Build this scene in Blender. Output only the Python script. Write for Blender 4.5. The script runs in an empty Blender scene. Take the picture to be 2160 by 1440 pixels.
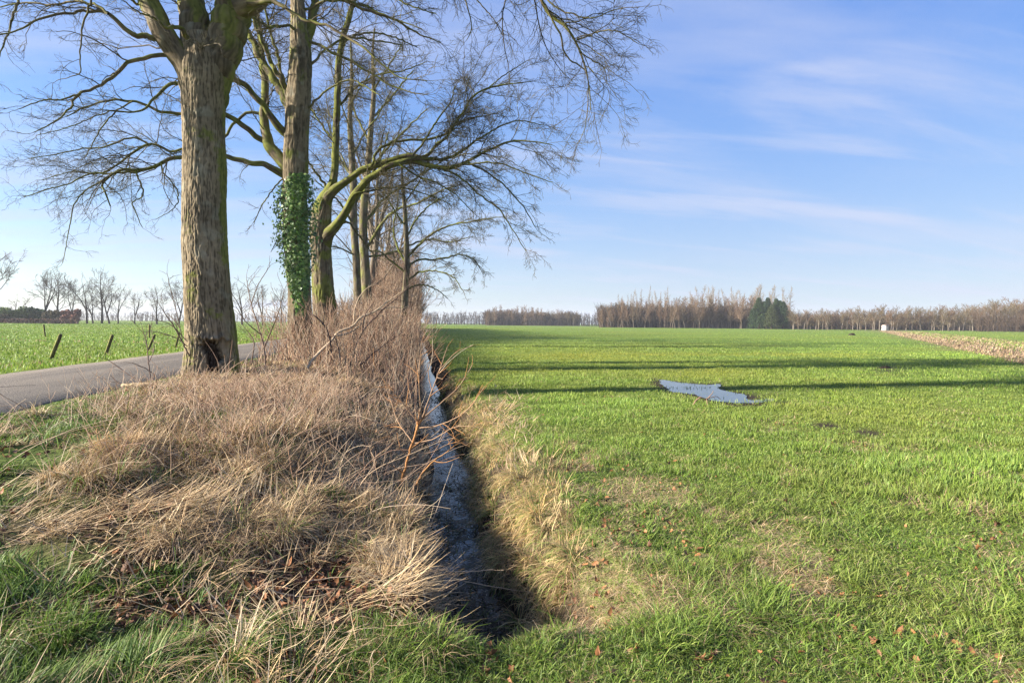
import bpy, math
import numpy as np

# ------------------------------------------------------------------ camera, world, sun, exposure
sc = bpy.context.scene
rad = math.radians
CAM_Z, YAW, PITCH, ROLL, LENS = 1.55, 9.5, 1.86, 0.48, 20.0

def rotm(axis, a):
    c, s = math.cos(a), math.sin(a)
    if axis == 'x': return np.array([[1, 0, 0], [0, c, -s], [0, s, c]])
    if axis == 'y': return np.array([[c, 0, s], [0, 1, 0], [-s, 0, c]])
    return np.array([[c, -s, 0], [s, c, 0], [0, 0, 1]])
R = rotm('z', rad(-YAW)) @ rotm('x', rad(90 - PITCH)) @ rotm('z', rad(ROLL))
CAM = np.array([0., 0., CAM_Z])
from mathutils import Matrix
cd = bpy.data.cameras.new('camera'); cam = bpy.data.objects.new('camera', cd)
sc.collection.objects.link(cam)
M4 = np.eye(4); M4[:3, :3] = R; M4[:3, 3] = CAM
cam.matrix_world = Matrix(M4.tolist())
cd.lens = LENS; cd.sensor_width = 36; cd.clip_start = 0.05; cd.clip_end = 5000
sc.camera = cam

SUN_EL, SUN_HEAD = 23.0, 268.5          # heading clockwise from +Y
sunv = np.array([math.sin(rad(SUN_HEAD)) * math.cos(rad(SUN_EL)), math.cos(rad(SUN_HEAD)) * math.cos(rad(SUN_EL)), math.sin(rad(SUN_EL))])
sd = bpy.data.lights.new('sun', 'SUN'); sun = bpy.data.objects.new('sun', sd); sc.collection.objects.link(sun)
sd.energy = 5.0; sd.angle = rad(1.4); sd.color = (1.0, 0.93, 0.82)
from mathutils import Vector
sun.rotation_euler = Vector((-sunv).tolist()).to_track_quat('-Z', 'Y').to_euler()
sun.location = (-40, 0, 40)

w = bpy.data.worlds.new('World'); sc.world = w; w.use_nodes = True
nt = w.node_tree; nt.nodes.clear()
N, Lk = nt.nodes, nt.links
out = N.new('ShaderNodeOutputWorld'); bg = N.new('ShaderNodeBackground'); bg.inputs['Strength'].default_value = 0.080
sky = N.new('ShaderNodeTexSky'); sky.sky_type = 'NISHITA'; sky.sun_disc = False
sky.sun_elevation = rad(SUN_EL); sky.sun_rotation = rad(SUN_HEAD)
sky.air_density = 1.0; sky.dust_density = 0.6; sky.ozone_density = 2.0
hsv = N.new('ShaderNodeHueSaturation'); hsv.inputs['Saturation'].default_value = 1.25; hsv.inputs['Hue'].default_value = 0.512
hsv.inputs['Value'].default_value = 1.0
Lk.new(sky.outputs[0], hsv.inputs['Color'])
tc = N.new('ShaderNodeTexCoord'); sep = N.new('ShaderNodeSeparateXYZ'); Lk.new(tc.outputs['Generated'], sep.inputs[0])
def mth(op, a, b=None, clamp=False):
    n = N.new('ShaderNodeMath'); n.operation = op; n.use_clamp = clamp
    for i, v in enumerate((a, b)):
        if v is None: continue
        if isinstance(v, (int, float)): n.inputs[i].default_value = v
        else: Lk.new(v, n.inputs[i])
    return n.outputs[0]
zc = mth('MAXIMUM', sep.outputs[2], 0.0)
zz = mth('ADD', zc, 0.16)
comb = N.new('ShaderNodeCombineXYZ')
Lk.new(mth('DIVIDE', sep.outputs[0], zz), comb.inputs[0]); Lk.new(mth('DIVIDE', sep.outputs[1], zz), comb.inputs[1])
def cloud(scale, sx, sy, rot, lo, hi, detail, off):
    mp = N.new('ShaderNodeMapping'); mp.inputs['Scale'].default_value = (sx, sy, 1); mp.inputs['Rotation'].default_value = (0, 0, rad(rot))
    mp.inputs['Location'].default_value = (off, off * .7, 0)
    Lk.new(comb.outputs[0], mp.inputs[0])
    t = N.new('ShaderNodeTexNoise'); t.inputs['Scale'].default_value = scale; t.inputs['Detail'].default_value = detail
    t.inputs['Roughness'].default_value = 0.52; t.inputs['Distortion'].default_value = 0.35
    Lk.new(mp.outputs[0], t.inputs['Vector'])
    r = N.new('ShaderNodeMapRange'); r.interpolation_type = 'SMOOTHSTEP'
    r.inputs['From Min'].default_value = lo; r.inputs['From Max'].default_value = hi
    Lk.new(t.outputs[0], r.inputs['Value']); return r.outputs[0]
c1 = cloud(0.9, 0.55, 1.9, -12, 0.42, 0.80, 7, 3.1)
c2 = cloud(2.1, 0.42, 1.8, 12, 0.47, 0.70, 9, 8.35)
cl = mth('ADD', mth('MULTIPLY', c1, 0.55), mth('MULTIPLY', c2, 0.40), True)
rp = N.new('ShaderNodeValToRGB'); rp.color_ramp.interpolation = 'B_SPLINE'
stops = ((0.0, (1.95, 2.3, 2.85)), (.06, (1.85, 2.25, 2.9)), (.13, (1.52, 2.1, 3.05)), (.22, (1.18, 1.88, 3.2)), (.32, (.86, 1.58, 3.2)), (.42, (.50, 1.22, 3.1)), (.65, (.36, .95, 2.7)), (1.0, (.28, .75, 2.2)))
el = rp.color_ramp.elements
while len(el) < len(stops): el.new(.5)
for e_, (p_, c_) in zip(el, stops): e_.position = p_; e_.color = (*[q / 4 for q in c_], 1)
Lk.new(zc, rp.inputs[0])
rs_ = N.new('ShaderNodeVectorMath'); rs_.operation = 'SCALE'; rs_.inputs['Scale'].default_value = 4.0; Lk.new(rp.outputs[0], rs_.inputs[0])
dp = N.new('ShaderNodeVectorMath'); dp.operation = 'DOT_PRODUCT'; Lk.new(tc.outputs['Generated'], dp.inputs[0]); dp.inputs[1].default_value = sunv.tolist()
fac = N.new('ShaderNodeMapRange'); fac.inputs['From Min'].default_value = -.4; fac.inputs['From Max'].default_value = .95
fac.inputs['To Min'].default_value = .12; fac.inputs['To Max'].default_value = .60; Lk.new(dp.outputs['Value'], fac.inputs['Value'])
veil = N.new('ShaderNodeMixRGB'); Lk.new(fac.outputs[0], veil.inputs[0]); Lk.new(rs_.outputs[0], veil.inputs[1]); Lk.new(hsv.outputs[0], veil.inputs[2])
mixc = N.new('ShaderNodeMixRGB'); Lk.new(cl, mixc.inputs[0]); Lk.new(veil.outputs[0], mixc.inputs[1])
mixc.inputs[2].default_value = (2.55, 2.72, 3.4, 1)
Lk.new(mixc.outputs[0], bg.inputs[0]); Lk.new(bg.outputs[0], out.inputs[0])

sc.view_settings.view_transform = 'Standard'; sc.view_settings.look = 'None'
sc.view_settings.exposure = 1.8; sc.view_settings.gamma = 1.0
sc.render.engine = 'CYCLES'
sc.cycles.max_bounces = 6; sc.cycles.diffuse_bounces = 3; sc.cycles.transmission_bounces = 3; sc.cycles.glossy_bounces = 3
sc.cycles.use_denoising = True; sc.cycles.denoiser = 'OPENIMAGEDENOISE'; sc.cycles.denoising_input_passes = 'RGB_ALBEDO_NORMAL'; sc.cycles.denoising_prefilter = 'NONE'
sc.cycles.caustics_reflective = False; sc.cycles.caustics_refractive = False

# ------------------------------------------------------------------ helpers
F = 1200.0                                   # focal length in photograph pixels (2160 wide)
def project(P):
    q = (np.asarray(P, float) - CAM) @ R
    z = np.maximum(-q[..., 2], 1e-3)
    return 1080 + F * q[..., 0] / z, 720 - F * q[..., 1] / z, -q[..., 2]
def unproj(px, py, depth):
    px, py, depth = np.broadcast_arrays(np.asarray(px, float), np.asarray(py, float), np.asarray(depth, float))
    q = np.stack([(px - 1080) / F * depth, (720 - py) / F * depth, -depth], -1)
    return q @ R.T + CAM
def onplane(px, py, z):
    d = unproj(px, py, 1.0) - CAM
    t = (z - CAM_Z) / d[..., 2]
    return CAM + d * t[..., None]

class VN:
    """smooth 2-D value noise, optional period in x"""
    def __init__(s, seed): s.t = np.random.default_rng(seed).random((512, 512)); 
    def __call__(s, x, y, px=None):
        xi = np.floor(x).astype(int); yi = np.floor(y).astype(int); fx = x - xi; fy = y - yi
        fx = fx * fx * (3 - 2 * fx); fy = fy * fy * (3 - 2 * fy)
        m = 512 if px is None else px
        x0 = xi % m; x1 = (xi + 1) % m; y0 = yi % 512; y1 = (yi + 1) % 512
        t = s.t
        return (t[x0, y0] * (1 - fx) + t[x1, y0] * fx) * (1 - fy) + (t[x0, y1] * (1 - fx) + t[x1, y1] * fx) * fy
vn = [VN(i + 100) for i in range(8)]
def fbm(x, y, o=3, k=0):
    r = 0; a = .5; n = 0
    for i in range(o):
        r = r + a * vn[(k + i) % 8](x * 2 ** i + 17.3 * i, y * 2 ** i + 5.1 * i); n += a; a *= .55
    return r / n
def sst(a, b, x):
    t = np.clip((x - a) / (b - a), 0, 1); return t * t * (3 - 2 * t)
def nrm(v): return v / np.maximum(np.linalg.norm(v, axis=-1, keepdims=True), 1e-9)
def gauss(px, py, lst):
    r = np.zeros(np.broadcast(px, py).shape)
    for cx, cy, rx, ry, a in lst:
        r = r + a * np.exp(-(((px - cx) / rx) ** 2 + ((py - cy) / ry) ** 2))
    return r

def tag(o, label=None, cat=None, group=None, kind=None):
    if label: o['label'] = label
    if cat: o['category'] = cat
    if group: o['group'] = group
    if kind: o['kind'] = kind
    return o
def empty(name, loc, label, cat, group=None):
    o = bpy.data.objects.new(name, None); sc.collection.objects.link(o); o.location = [float(c) for c in loc]
    o.empty_display_size = .2
    return tag(o, label, cat, group)
def mesh(name, V, Fs, mat=None, col=None, smooth=False):
    me = bpy.data.meshes.new(name); V = np.asarray(V, np.float32)
    Fs = [np.asarray(f, np.int32) for f in Fs if len(f)]
    me.vertices.add(len(V)); me.vertices.foreach_set('co', V.ravel())
    nl = sum(f.size for f in Fs); npoly = sum(len(f) for f in Fs)
    me.loops.add(nl); me.polygons.add(npoly)
    me.loops.foreach_set('vertex_index', np.concatenate([f.ravel() for f in Fs]))
    tot = np.concatenate([np.full(len(f), f.shape[1], np.int32) for f in Fs])
    me.polygons.foreach_set('loop_start', np.concatenate([[0], np.cumsum(tot)[:-1]]).astype(np.int32))
    if smooth: me.polygons.foreach_set('use_smooth', np.ones(npoly, bool))
    if col is not None:
        a = me.color_attributes.new('col', 'FLOAT_COLOR', 'POINT')
        c = np.ones((len(V), 4), np.float32); c[:, :3] = col; a.data.foreach_set('color', c.ravel())
    me.update(calc_edges=True)
    if mat: me.materials.append(mat)
    return me
def obj(name, me, parent=None, loc=None):
    o = bpy.data.objects.new(name, me); sc.collection.objects.link(o)
    if loc is not None: o.location = [float(c) for c in loc]
    if parent is not None: o.parent = parent
    return o
class Geo:
    def __init__(s): s.V = []; s.F = {}; s.C = []; s.n = 0
    def add(s, V, Fs, col):
        V = np.asarray(V, float).reshape(-1, 3)
        for f in Fs:
            f = np.asarray(f)
            if f.size: s.F.setdefault(f.shape[1], []).append(f + s.n)
        c = np.empty((len(V), 3)); c[:] = col; s.C.append(c); s.V.append(V); s.n += len(V)
    def mesh(s, name, mat, smooth=False, off=None):
        V = np.concatenate(s.V)
        if off is not None: V = V - np.asarray(off)
        return mesh(name, V, [np.concatenate(f) for f in s.F.values()], mat, np.concatenate(s.C), smooth)

# ------------------------------------------------------------------ materials
def newmat(name):
    m = bpy.data.materials.new(name); m.use_nodes = True; t = m.node_tree
    return m, t.nodes, t.links, t.nodes['Principled BSDF'], t.nodes['Material Output']
def attr_mat(name, rough=.7, spec=.25, transl=0.0, bump=None, var=None):
    """base colour from the mesh colour attribute; optional translucency, noise bump and noise variation"""
    m, n, l, p, o = newmat(name)
    a = n.new('ShaderNodeAttribute'); a.attribute_name = 'col'
    c = a.outputs['Color']
    tcx = n.new('ShaderNodeTexCoord')
    if var:
        t = n.new('ShaderNodeTexNoise'); t.inputs['Scale'].default_value = var[0]; t.inputs['Detail'].default_value = 5
        l.new(tcx.outputs['Object'], t.inputs['Vector'])
        r = n.new('ShaderNodeMapRange'); r.inputs['From Min'].default_value = .3; r.inputs['From Max'].default_value = .7
        r.inputs['To Min'].default_value = var[1]; r.inputs['To Max'].default_value = var[2]; l.new(t.outputs[0], r.inputs['Value'])
        mu = n.new('ShaderNodeVectorMath'); mu.operation = 'SCALE'; l.new(c, mu.inputs[0]); l.new(r.outputs[0], mu.inputs['Scale']); c = mu.outputs[0]
    l.new(c, p.inputs['Base Color']); p.inputs['Roughness'].default_value = rough; p.inputs['Specular IOR Level'].default_value = spec
    if bump:
        t = n.new('ShaderNodeTexNoise'); t.inputs['Scale'].default_value = bump[0]; t.inputs['Detail'].default_value = 4
        l.new(tcx.outputs['Object'], t.inputs['Vector'])
        b = n.new('ShaderNodeBump'); b.inputs['Strength'].default_value = bump[1]; b.inputs['Distance'].default_value = bump[2]
        l.new(t.outputs[0], b.inputs['Height']); l.new(b.outputs[0], p.inputs['Normal'])
    if transl:
        tr = n.new('ShaderNodeBsdfTranslucent'); l.new(c, tr.inputs['Color'])
        mx = n.new('ShaderNodeMixShader'); mx.inputs[0].default_value = transl
        l.new(p.outputs[0], mx.inputs[1]); l.new(tr.outputs[0], mx.inputs[2]); l.new(mx.outputs[0], o.inputs['Surface'])
    return m
M_ground = attr_mat('soil_and_turf', .9, .1, bump=(30, .8, .03), var=(9, .65, 1.35))
M_grass = attr_mat('grass_blade', .55, .2, transl=.30)
M_dead = attr_mat('dead_grass', .6, .25, transl=.18)
M_leaf = attr_mat('fallen_leaf', .65, .25, transl=.10)
M_bark = attr_mat('oak_bark', .9, .1, bump=(22, .3, .012), var=(9, .8, 1.2))
M_twig = attr_mat('twig_bark', .75, .2)
M_far = attr_mat('far_twigs', .9, .1)
M_ivy = attr_mat('ivy_leaf', .42, .35, transl=.12)
M_wood = attr_mat('weathered_wood', .8, .2, bump=(60, .6, .01), var=(20, .6, 1.3))

def asphalt():
    m, n, l, p, o = newmat('old_asphalt')
    tcx = n.new('ShaderNodeTexCoord')
    t1 = n.new('ShaderNodeTexNoise'); t1.inputs['Scale'].default_value = 70; t1.inputs['Detail'].default_value = 3
    t2 = n.new('ShaderNodeTexNoise'); t2.inputs['Scale'].default_value = .8; t2.inputs['Detail'].default_value = 4
    v = n.new('ShaderNodeTexVoronoi'); v.inputs['Scale'].default_value = 55
    for t in (t1, t2, v): l.new(tcx.outputs['Object'], t.inputs['Vector'])
    r = n.new('ShaderNodeValToRGB'); e = r.color_ramp.elements
    e[0].position = .35; e[0].color = (.055, .043, .032, 1); e[1].position = .68; e[1].color = (.225, .182, .130, 1)
    l.new(t1.outputs[0], r.inputs[0])
    r2 = n.new('ShaderNodeMapRange'); r2.inputs['To Min'].default_value = .75; r2.inputs['To Max'].default_value = 1.3; l.new(t2.outputs[0], r2.inputs['Value'])
    mp = n.new('ShaderNodeMapping'); mp.inputs['Scale'].default_value = (1.6, .12, 1); l.new(tcx.outputs['Object'], mp.inputs[0])
    t5 = n.new('ShaderNodeTexNoise'); t5.inputs['Scale'].default_value = 1.0; t5.inputs['Detail'].default_value = 6; l.new(mp.outputs[0], t5.inputs['Vector'])
    r5 = n.new('ShaderNodeMapRange'); r5.inputs['From Min'].default_value = .3; r5.inputs['From Max'].default_value = .7; r5.inputs['To Min'].default_value = .72; r5.inputs['To Max'].default_value = 1.22; l.new(t5.outputs[0], r5.inputs['Value'])
    mm_ = n.new('ShaderNodeMath'); mm_.operation = 'MULTIPLY'; l.new(r2.outputs[0], mm_.inputs[0]); l.new(r5.outputs[0], mm_.inputs[1])
    mu = n.new('ShaderNodeVectorMath'); mu.operation = 'SCALE'; l.new(r.outputs[0], mu.inputs[0]); l.new(mm_.outputs[0], mu.inputs['Scale'])
    l.new(mu.outputs[0], p.inputs['Base Color']); p.inputs['Roughness'].default_value = .8
    b = n.new('ShaderNodeBump'); b.inputs['Strength'].default_value = .8; b.inputs['Distance'].default_value = .012
    l.new(v.outputs['Distance'], b.inputs['Height']); l.new(b.outputs[0], p.inputs['Normal'])
    return m
def water(name, scum, ripple):
    m, n, l, p, o = newmat(name)
    tcx = n.new('ShaderNodeTexCoord')
    t = n.new('ShaderNodeTexNoise'); t.inputs['Scale'].default_value = 7; t.inputs['Detail'].default_value = 7; t.inputs['Roughness'].default_value = .7
    l.new(tcx.outputs['Object'], t.inputs['Vector'])
    r = n.new('ShaderNodeMapRange'); r.interpolation_type = 'SMOOTHSTEP'
    r.inputs['From Min'].default_value = .60 - scum; r.inputs['From Max'].default_value = .66 - scum; sx_ = n.new('ShaderNodeSeparateXYZ'); l.new(tcx.outputs['Object'], sx_.inputs[0])
    gr = n.new('ShaderNodeMapRange'); gr.inputs['From Min'].default_value = 4.0; gr.inputs['From Max'].default_value = 8.5; gr.inputs['To Min'].default_value = .06 if scum > 0 else 0; gr.inputs['To Max'].default_value = 0; l.new(sx_.outputs[1], gr.inputs['Value'])
    ad = n.new('ShaderNodeMath'); l.new(t.outputs[0], ad.inputs[0]); l.new(gr.outputs[0], ad.inputs[1]); l.new(ad.outputs[0], r.inputs['Value'])
    p.inputs['Base Color'].default_value = (.012, .013, .010, 1); p.inputs['Roughness'].default_value = .04; p.inputs['IOR'].default_value = 1.5
    t3 = n.new('ShaderNodeTexNoise'); t3.inputs['Scale'].default_value = 14; l.new(tcx.outputs['Object'], t3.inputs['Vector'])
    b = n.new('ShaderNodeBump'); b.inputs['Strength'].default_value = ripple; b.inputs['Distance'].default_value = .01
    l.new(t3.outputs[0], b.inputs['Height']); l.new(b.outputs[0], p.inputs['Normal'])
    d = n.new('ShaderNodeBsdfPrincipled'); d.inputs['Roughness'].default_value = .5
    cr = n.new('ShaderNodeValToRGB'); e = cr.color_ramp.elements
    e[0].color = (.022, .018, .012, 1); e[0].position = .35; e[1].color = (.05, .05, .026, 1); e[1].position = .7
    t4 = n.new('ShaderNodeTexNoise'); t4.inputs['Scale'].default_value = 40; l.new(tcx.outputs['Object'], t4.inputs['Vector'])
    l.new(t4.outputs[0], cr.inputs[0]); l.new(cr.outputs[0], d.inputs['Base Color'])
    mx = n.new('ShaderNodeMixShader'); l.new(r.outputs[0], mx.inputs[0]); l.new(p.outputs[0], mx.inputs[1]); l.new(d.outputs[0], mx.inputs[2])
    l.new(mx.outputs[0], o.inputs['Surface'])
    return m
M_road = asphalt(); M_ditch = water('ditch_water', .05, .16); M_puddle = water('puddle_water', -.05, .12); M_puddle.node_tree.nodes['Principled BSDF'].inputs['IOR'].default_value = 3.2

# ------------------------------------------------------------------ terrain
ROAD_N, ROAD_F, ROAD_Z = -4.75, -8.35, .42
prof_x = np.array([-900, -200, -60, -12, -10.2, -9.2, -8.4, -4.7, -4.2, -2.6, -1.3, -.4, .02, .10, .18, .60, .74, 1.02, 1.35, 2.0, 900])
prof_f = np.array([.7, .65, .30, .22, .27, .40, .42, .42, .45, .46, .33, .0, -.20, -.45, -.80, -.80, -.48, -.10, 0, 0, 0])
near_x = np.array([-900, -200, -60, -12, -10.2, -9.2, -8.4, -4.7, -3.8, -2.4, 0, 900])
near_f = np.array([.7, .65, .30, .22, .27, .40, .42, .42, .34, .12, 0, 0])
puddle_px = np.array([(1388, 803), (1400, 801), (1425, 806), (1450, 809), (1475, 811), (1500, 813), (1516, 809), (1524, 816), (1510, 819), (1530, 825), (1552, 829), (1580, 834), (1570, 842), (1590, 846), (1630, 840), (1636, 845), (1600, 851), (1560, 851), (1530, 849), (1500, 846), (1478, 838), (1462, 832), (1432, 829), (1415, 827), (1410, 820), (1396, 813)], float)
pud_w = onplane(puddle_px[:, 0], puddle_px[:, 1], 0.0)[:, :2]
pud_c = pud_w.mean(0)
def inpoly(x, y, poly):
    r = np.zeros(np.shape(x), bool); n = len(poly)
    for i in range(n):
        x0, y0 = poly[i]; x1, y1 = poly[(i + 1) % n]
        c = ((y0 > y) != (y1 > y)) & (x < (x1 - x0) * (y - y0) / (y1 - y0 + 1e-12) + x0)
        r ^= c
    return r
def gz(x, y):
    x = np.asarray(x, float); y = np.asarray(y, float)
    wob = (fbm(y * .55, y * 0 + 3.3, 3, 2) - .5) * .34
    xx = x + wob * sst(-1.0, -.2, x) * sst(2.2, 1.3, x)
    far = np.interp(xx, prof_x, prof_f); near = np.interp(x, near_x, near_f)
    isd = (x > .0) & (x < 1.3)
    k = np.where(isd, sst(2.62, 3.05, y + (fbm(x * 3, y, 2, 4) - .5) * .4), sst(2.3, 6.5, y))
    kk = np.where(isd, k, k)
    z = near * (1 - kk) + far * kk
    off = (x < ROAD_F - .05) | (x > ROAD_N + .05)
    pd = np.exp(-(((x - pud_c[0]) / 2.5) ** 2 + ((y - pud_c[1]) / 3.5) ** 2))
    bumpy = np.where(x < .3, .16, .05) * np.where(x < ROAD_F, .3, 1) * sst(0, .5, np.minimum(np.abs(x - ROAD_N), np.abs(x - ROAD_F)))
    z = z + off * bumpy * (1 - np.clip(pd * 1.6, 0, 1)) * ((fbm(x * 1.7, y * 1.7, 3, 1) - .5) * 1.2) * (np.hypot(x, y) < 120)
    return z
# colour zones on the ground, given as spots in the photograph and carried to the ground
DRY_R = [(1045, 880, 60, 40, .9), (1010, 905, 30, 40, .6), (1110, 975, 110, 50, .55), (1230, 985, 110, 50, .45), (1170, 1040, 90, 45, .5), (1110, 1120, 80, 80, .7), (1250, 1100, 150, 70, .6), (1190, 1210, 140, 60, .7), (1390, 1050, 110, 50, .5), (1330, 1160, 110, 50, .4), (1240, 1290, 150, 60, .45), (1650, 900, 60, 18, .5), (1850, 940, 90, 16, .45), (2080, 1130, 80, 45, .45), (2000, 870, 60, 16, .3), (2050, 1240, 90, 50, .35), (1850, 1240, 70, 40, .35), (1330, 1330, 140, 70, .25)]
MUD = [(1455, 815, 95, 13, .55), (1500, 834, 95, 13, .5), (1575, 843, 70, 12, .6), (1735, 896, 20, 6, 1.0), (1762, 899, 12, 4, .8), (1818, 911, 14, 6, 1.0), (1845, 915, 18, 6, .9), (1872, 776, 22, 7, .9), (1880, 785, 50, 9, .4), (1800, 905, 120, 14, .25), (1345, 1000, 60, 25, .2)]
YEL = [(1150, 745, 180, 16, .7), (1260, 755, 160, 14, .8), (1480, 790, 130, 14, .8), (1760, 800, 220, 40, .25), (1400, 775, 200, 18, .5), (1600, 860, 300, 40, .3), (1900, 880, 300, 60, .25)]
DEADZ = [(560, 1225, 120, 32, .9), (330, 1165, 90, 28, .7), (480, 1340, 90, 30, .7), (90, 1130, 110, 26, .8), (620, 1330, 80, 30, .5), (560, 830, 330, 90, 1.0), (640, 960, 300, 120, 1.1), (420, 1020, 190, 110, .9), (800, 1080, 170, 180, 1.2), (560, 1130, 260, 70, .7), (850, 1240, 110, 80, 1.1), (220, 1080, 200, 60, .55), (520, 1260, 100, 50, .45), (870, 900, 80, 120, .8), (430, 780, 90, 40, .9), (300, 940, 120, 60, .55), (180, 1010, 190, 30, .5)]
GREENZ = [(150, 900, 200, 45, .9), (50, 960, 150, 50, .8), (70, 1060, 160, 35, .6), (60, 1240, 170, 90, .8), (300, 1380, 260, 70, .6), (450, 1200, 110, 45, .5), (560, 1370, 150, 60, .55), (820, 1290, 80, 60, .5), (900, 1400, 260, 50, .8), (250, 1000, 70, 30, .3), (60, 1000, 130, 50, .4), (180, 1160, 100, 40, .3), (330, 1250, 80, 50, .4)]
STEMZ = [(560, 850, 330, 80, 1.0), (700, 950, 230, 90, .8), (500, 930, 160, 60, .6), (800, 1010, 110, 80, .7)]
LEAFZ = [(560, 1135, 90, 26, .8), (600, 1040, 60, 22, .7), (450, 1120, 70, 24, .7), (330, 1075, 60, 22, .6), (250, 1180, 60, 26, .6), (760, 1180, 70, 26, .7), (640, 1230, 140, 60, 1.0), (730, 1290, 90, 60, .8), (380, 1290, 90, 60, .7), (700, 1400, 130, 50, .6), (480, 1330, 70, 40, .4), (340, 1150, 50, 40, .5), (530, 1080, 60, 30, .6), (860, 1330, 60, 60, .9), (100, 960, 110, 25, .35), (200, 1130, 70, 40, .35), (600, 1420, 160, 30, .4), (1010, 1400, 80, 30, .15)]

def axis(lo_far, lo, hi, hi_far, step, g):
    a = list(np.arange(lo, hi, step)); s = step
    v = hi
    while v < hi_far: a.append(v); s *= g; v += s
    a.append(hi_far); b = []; s = step; v = lo
    while True:
        s *= g; v -= s
        if v < lo_far: break
        b.append(v)
    b.append(lo_far)
    return np.array(b[::-1] + a)
xs = axis(-900, -6, 4.5, 900, .06, 1.09); ys = axis(-80, .6, 12, 1400, .09, 1.07)
X, Y = np.meshgrid(xs, ys); Z = gz(X, Y)
P = np.stack([X, Y, Z], -1).reshape(-1, 3)
gpx, gpy, gd = project(P); behind = gd < .3
x, y = P[:, 0], P[:, 1]
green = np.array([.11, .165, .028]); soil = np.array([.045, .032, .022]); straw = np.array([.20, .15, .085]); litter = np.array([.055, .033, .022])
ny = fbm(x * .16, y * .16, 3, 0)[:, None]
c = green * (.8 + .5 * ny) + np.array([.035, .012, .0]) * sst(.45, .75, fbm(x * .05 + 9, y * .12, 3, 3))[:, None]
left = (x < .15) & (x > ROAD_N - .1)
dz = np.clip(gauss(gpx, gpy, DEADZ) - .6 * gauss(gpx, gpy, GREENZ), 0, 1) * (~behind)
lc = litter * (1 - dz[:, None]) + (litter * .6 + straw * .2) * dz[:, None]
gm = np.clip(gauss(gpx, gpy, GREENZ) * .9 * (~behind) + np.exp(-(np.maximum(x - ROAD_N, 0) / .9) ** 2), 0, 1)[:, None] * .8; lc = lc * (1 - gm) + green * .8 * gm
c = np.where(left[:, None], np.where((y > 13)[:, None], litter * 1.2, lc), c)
ditch = (x > -.05) & (x < 1.05) & (y > 2.5) & (P[:, 2] < -.03)
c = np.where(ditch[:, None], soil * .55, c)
mud = np.clip(np.clip(gauss(gpx, gpy, MUD) * 1.2, 0, 1) * (~behind) * (x > 1) + inpoly(pud_c[0] + (x - pud_c[0]) / 1.25, pud_c[1] + (y - pud_c[1]) / 1.25, pud_w), 0, 1)
c = c * (1 - mud[:, None]) + soil * .8 * mud[:, None]
dr = np.clip(gauss(gpx, gpy, DRY_R), 0, 1) * (~behind) * (x > .8)
c = c * (1 - .6 * dr[:, None]) + straw * .5 * .6 * dr[:, None]
# brown margin and next field on the right
MA, MB_ = onplane(2170, 772, 0)[:2], onplane(1862, 700, 0)[:2]
md = (MB_ - MA) / np.linalg.norm(MB_ - MA); mn = np.array([md[1], -md[0]])
def margin_d(x, y): return (x - MA[0]) * mn[0] + (y - MA[1]) * mn[1]       # >0 right of the edge line
mg = margin_d(x, y)
inm = (mg > 0) & (mg < 9)
c = np.where(inm[:, None], straw * .8, c)
nx_, ny_ = len(xs), len(ys)
idx = np.arange(nx_ * ny_).reshape(ny_, nx_)
Fq = np.stack([idx[:-1, :-1], idx[:-1, 1:], idx[1:, 1:], idx[1:, :-1]], -1).reshape(-1, 4)
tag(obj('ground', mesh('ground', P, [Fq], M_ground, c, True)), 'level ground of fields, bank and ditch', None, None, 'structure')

# road
yy = np.concatenate([np.arange(-25, 30, .25), np.arange(30, 420, 3)])
g = Geo()
e1 = ROAD_N + (fbm(yy * 1.3, yy * 0, 3, 5) - .5) * .22; e0 = ROAD_F + (fbm(yy * 1.3, yy * 0 + 7, 3, 5) - .5) * .22
ts = np.array([0, .02, .2, .5, .8, .98, 1])
hh = np.array([-.06, .012, .028, .04, .028, .012, -.06]) + ROAD_Z
RX = e0[:, None] * (1 - ts) + e1[:, None] * ts
RP = np.stack([RX, np.repeat(yy[:, None], 7, 1), np.repeat(hh[None], len(yy), 0)], -1).reshape(-1, 3)
ii = np.arange(len(yy) * 7).reshape(-1, 7)
tag(obj('road', mesh('road', RP, [np.stack([ii[:-1, :-1], ii[:-1, 1:], ii[1:, 1:], ii[1:, :-1]], -1).reshape(-1, 4)], M_road, None, True)), 'grey country road of worn asphalt', None, None, 'structure')
# narrow dark strips laid just above the asphalt
def dark_line(pts):
    p = onplane(np.array([q[0] for q in pts]), np.array([q[1] for q in pts]), ROAD_Z + .03)
    t = np.linspace(0, 1, 40); q = np.stack([np.interp(t, np.linspace(0, 1, len(p)), p[:, k]) for k in range(3)], -1)
    rg = np.random.default_rng(5); wv = .03 * (rg.random(40) * .8 + .4)
    q[:, 1] += np.cumsum(rg.normal(0, .006, 40))
    fx_ = (q[:, 0] - ROAD_F) / (ROAD_N - ROAD_F); q[:, 2] = ROAD_Z + np.interp(fx_, ts, hh - ROAD_Z) + .004
    a = q.copy(); b = q.copy(); a[:, 1] -= wv; b[:, 1] += wv
    V = np.concatenate([a, b]); i = np.arange(39)
    return V, np.stack([i, i + 1, i + 41, i + 40], -1)
g = Geo()
for s_ in ([(-30, 819), (40, 815), (75, 813)], [(212, 819), (250, 817), (290, 815)]):
    V, Fa = dark_line(s_); g.add(V, [Fa], (.012, .011, .01))
tag(obj('road_dark_line', g.mesh('road_dark_line', M_wood)), 'thin dark line across the asphalt', None, None, 'structure')

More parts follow.
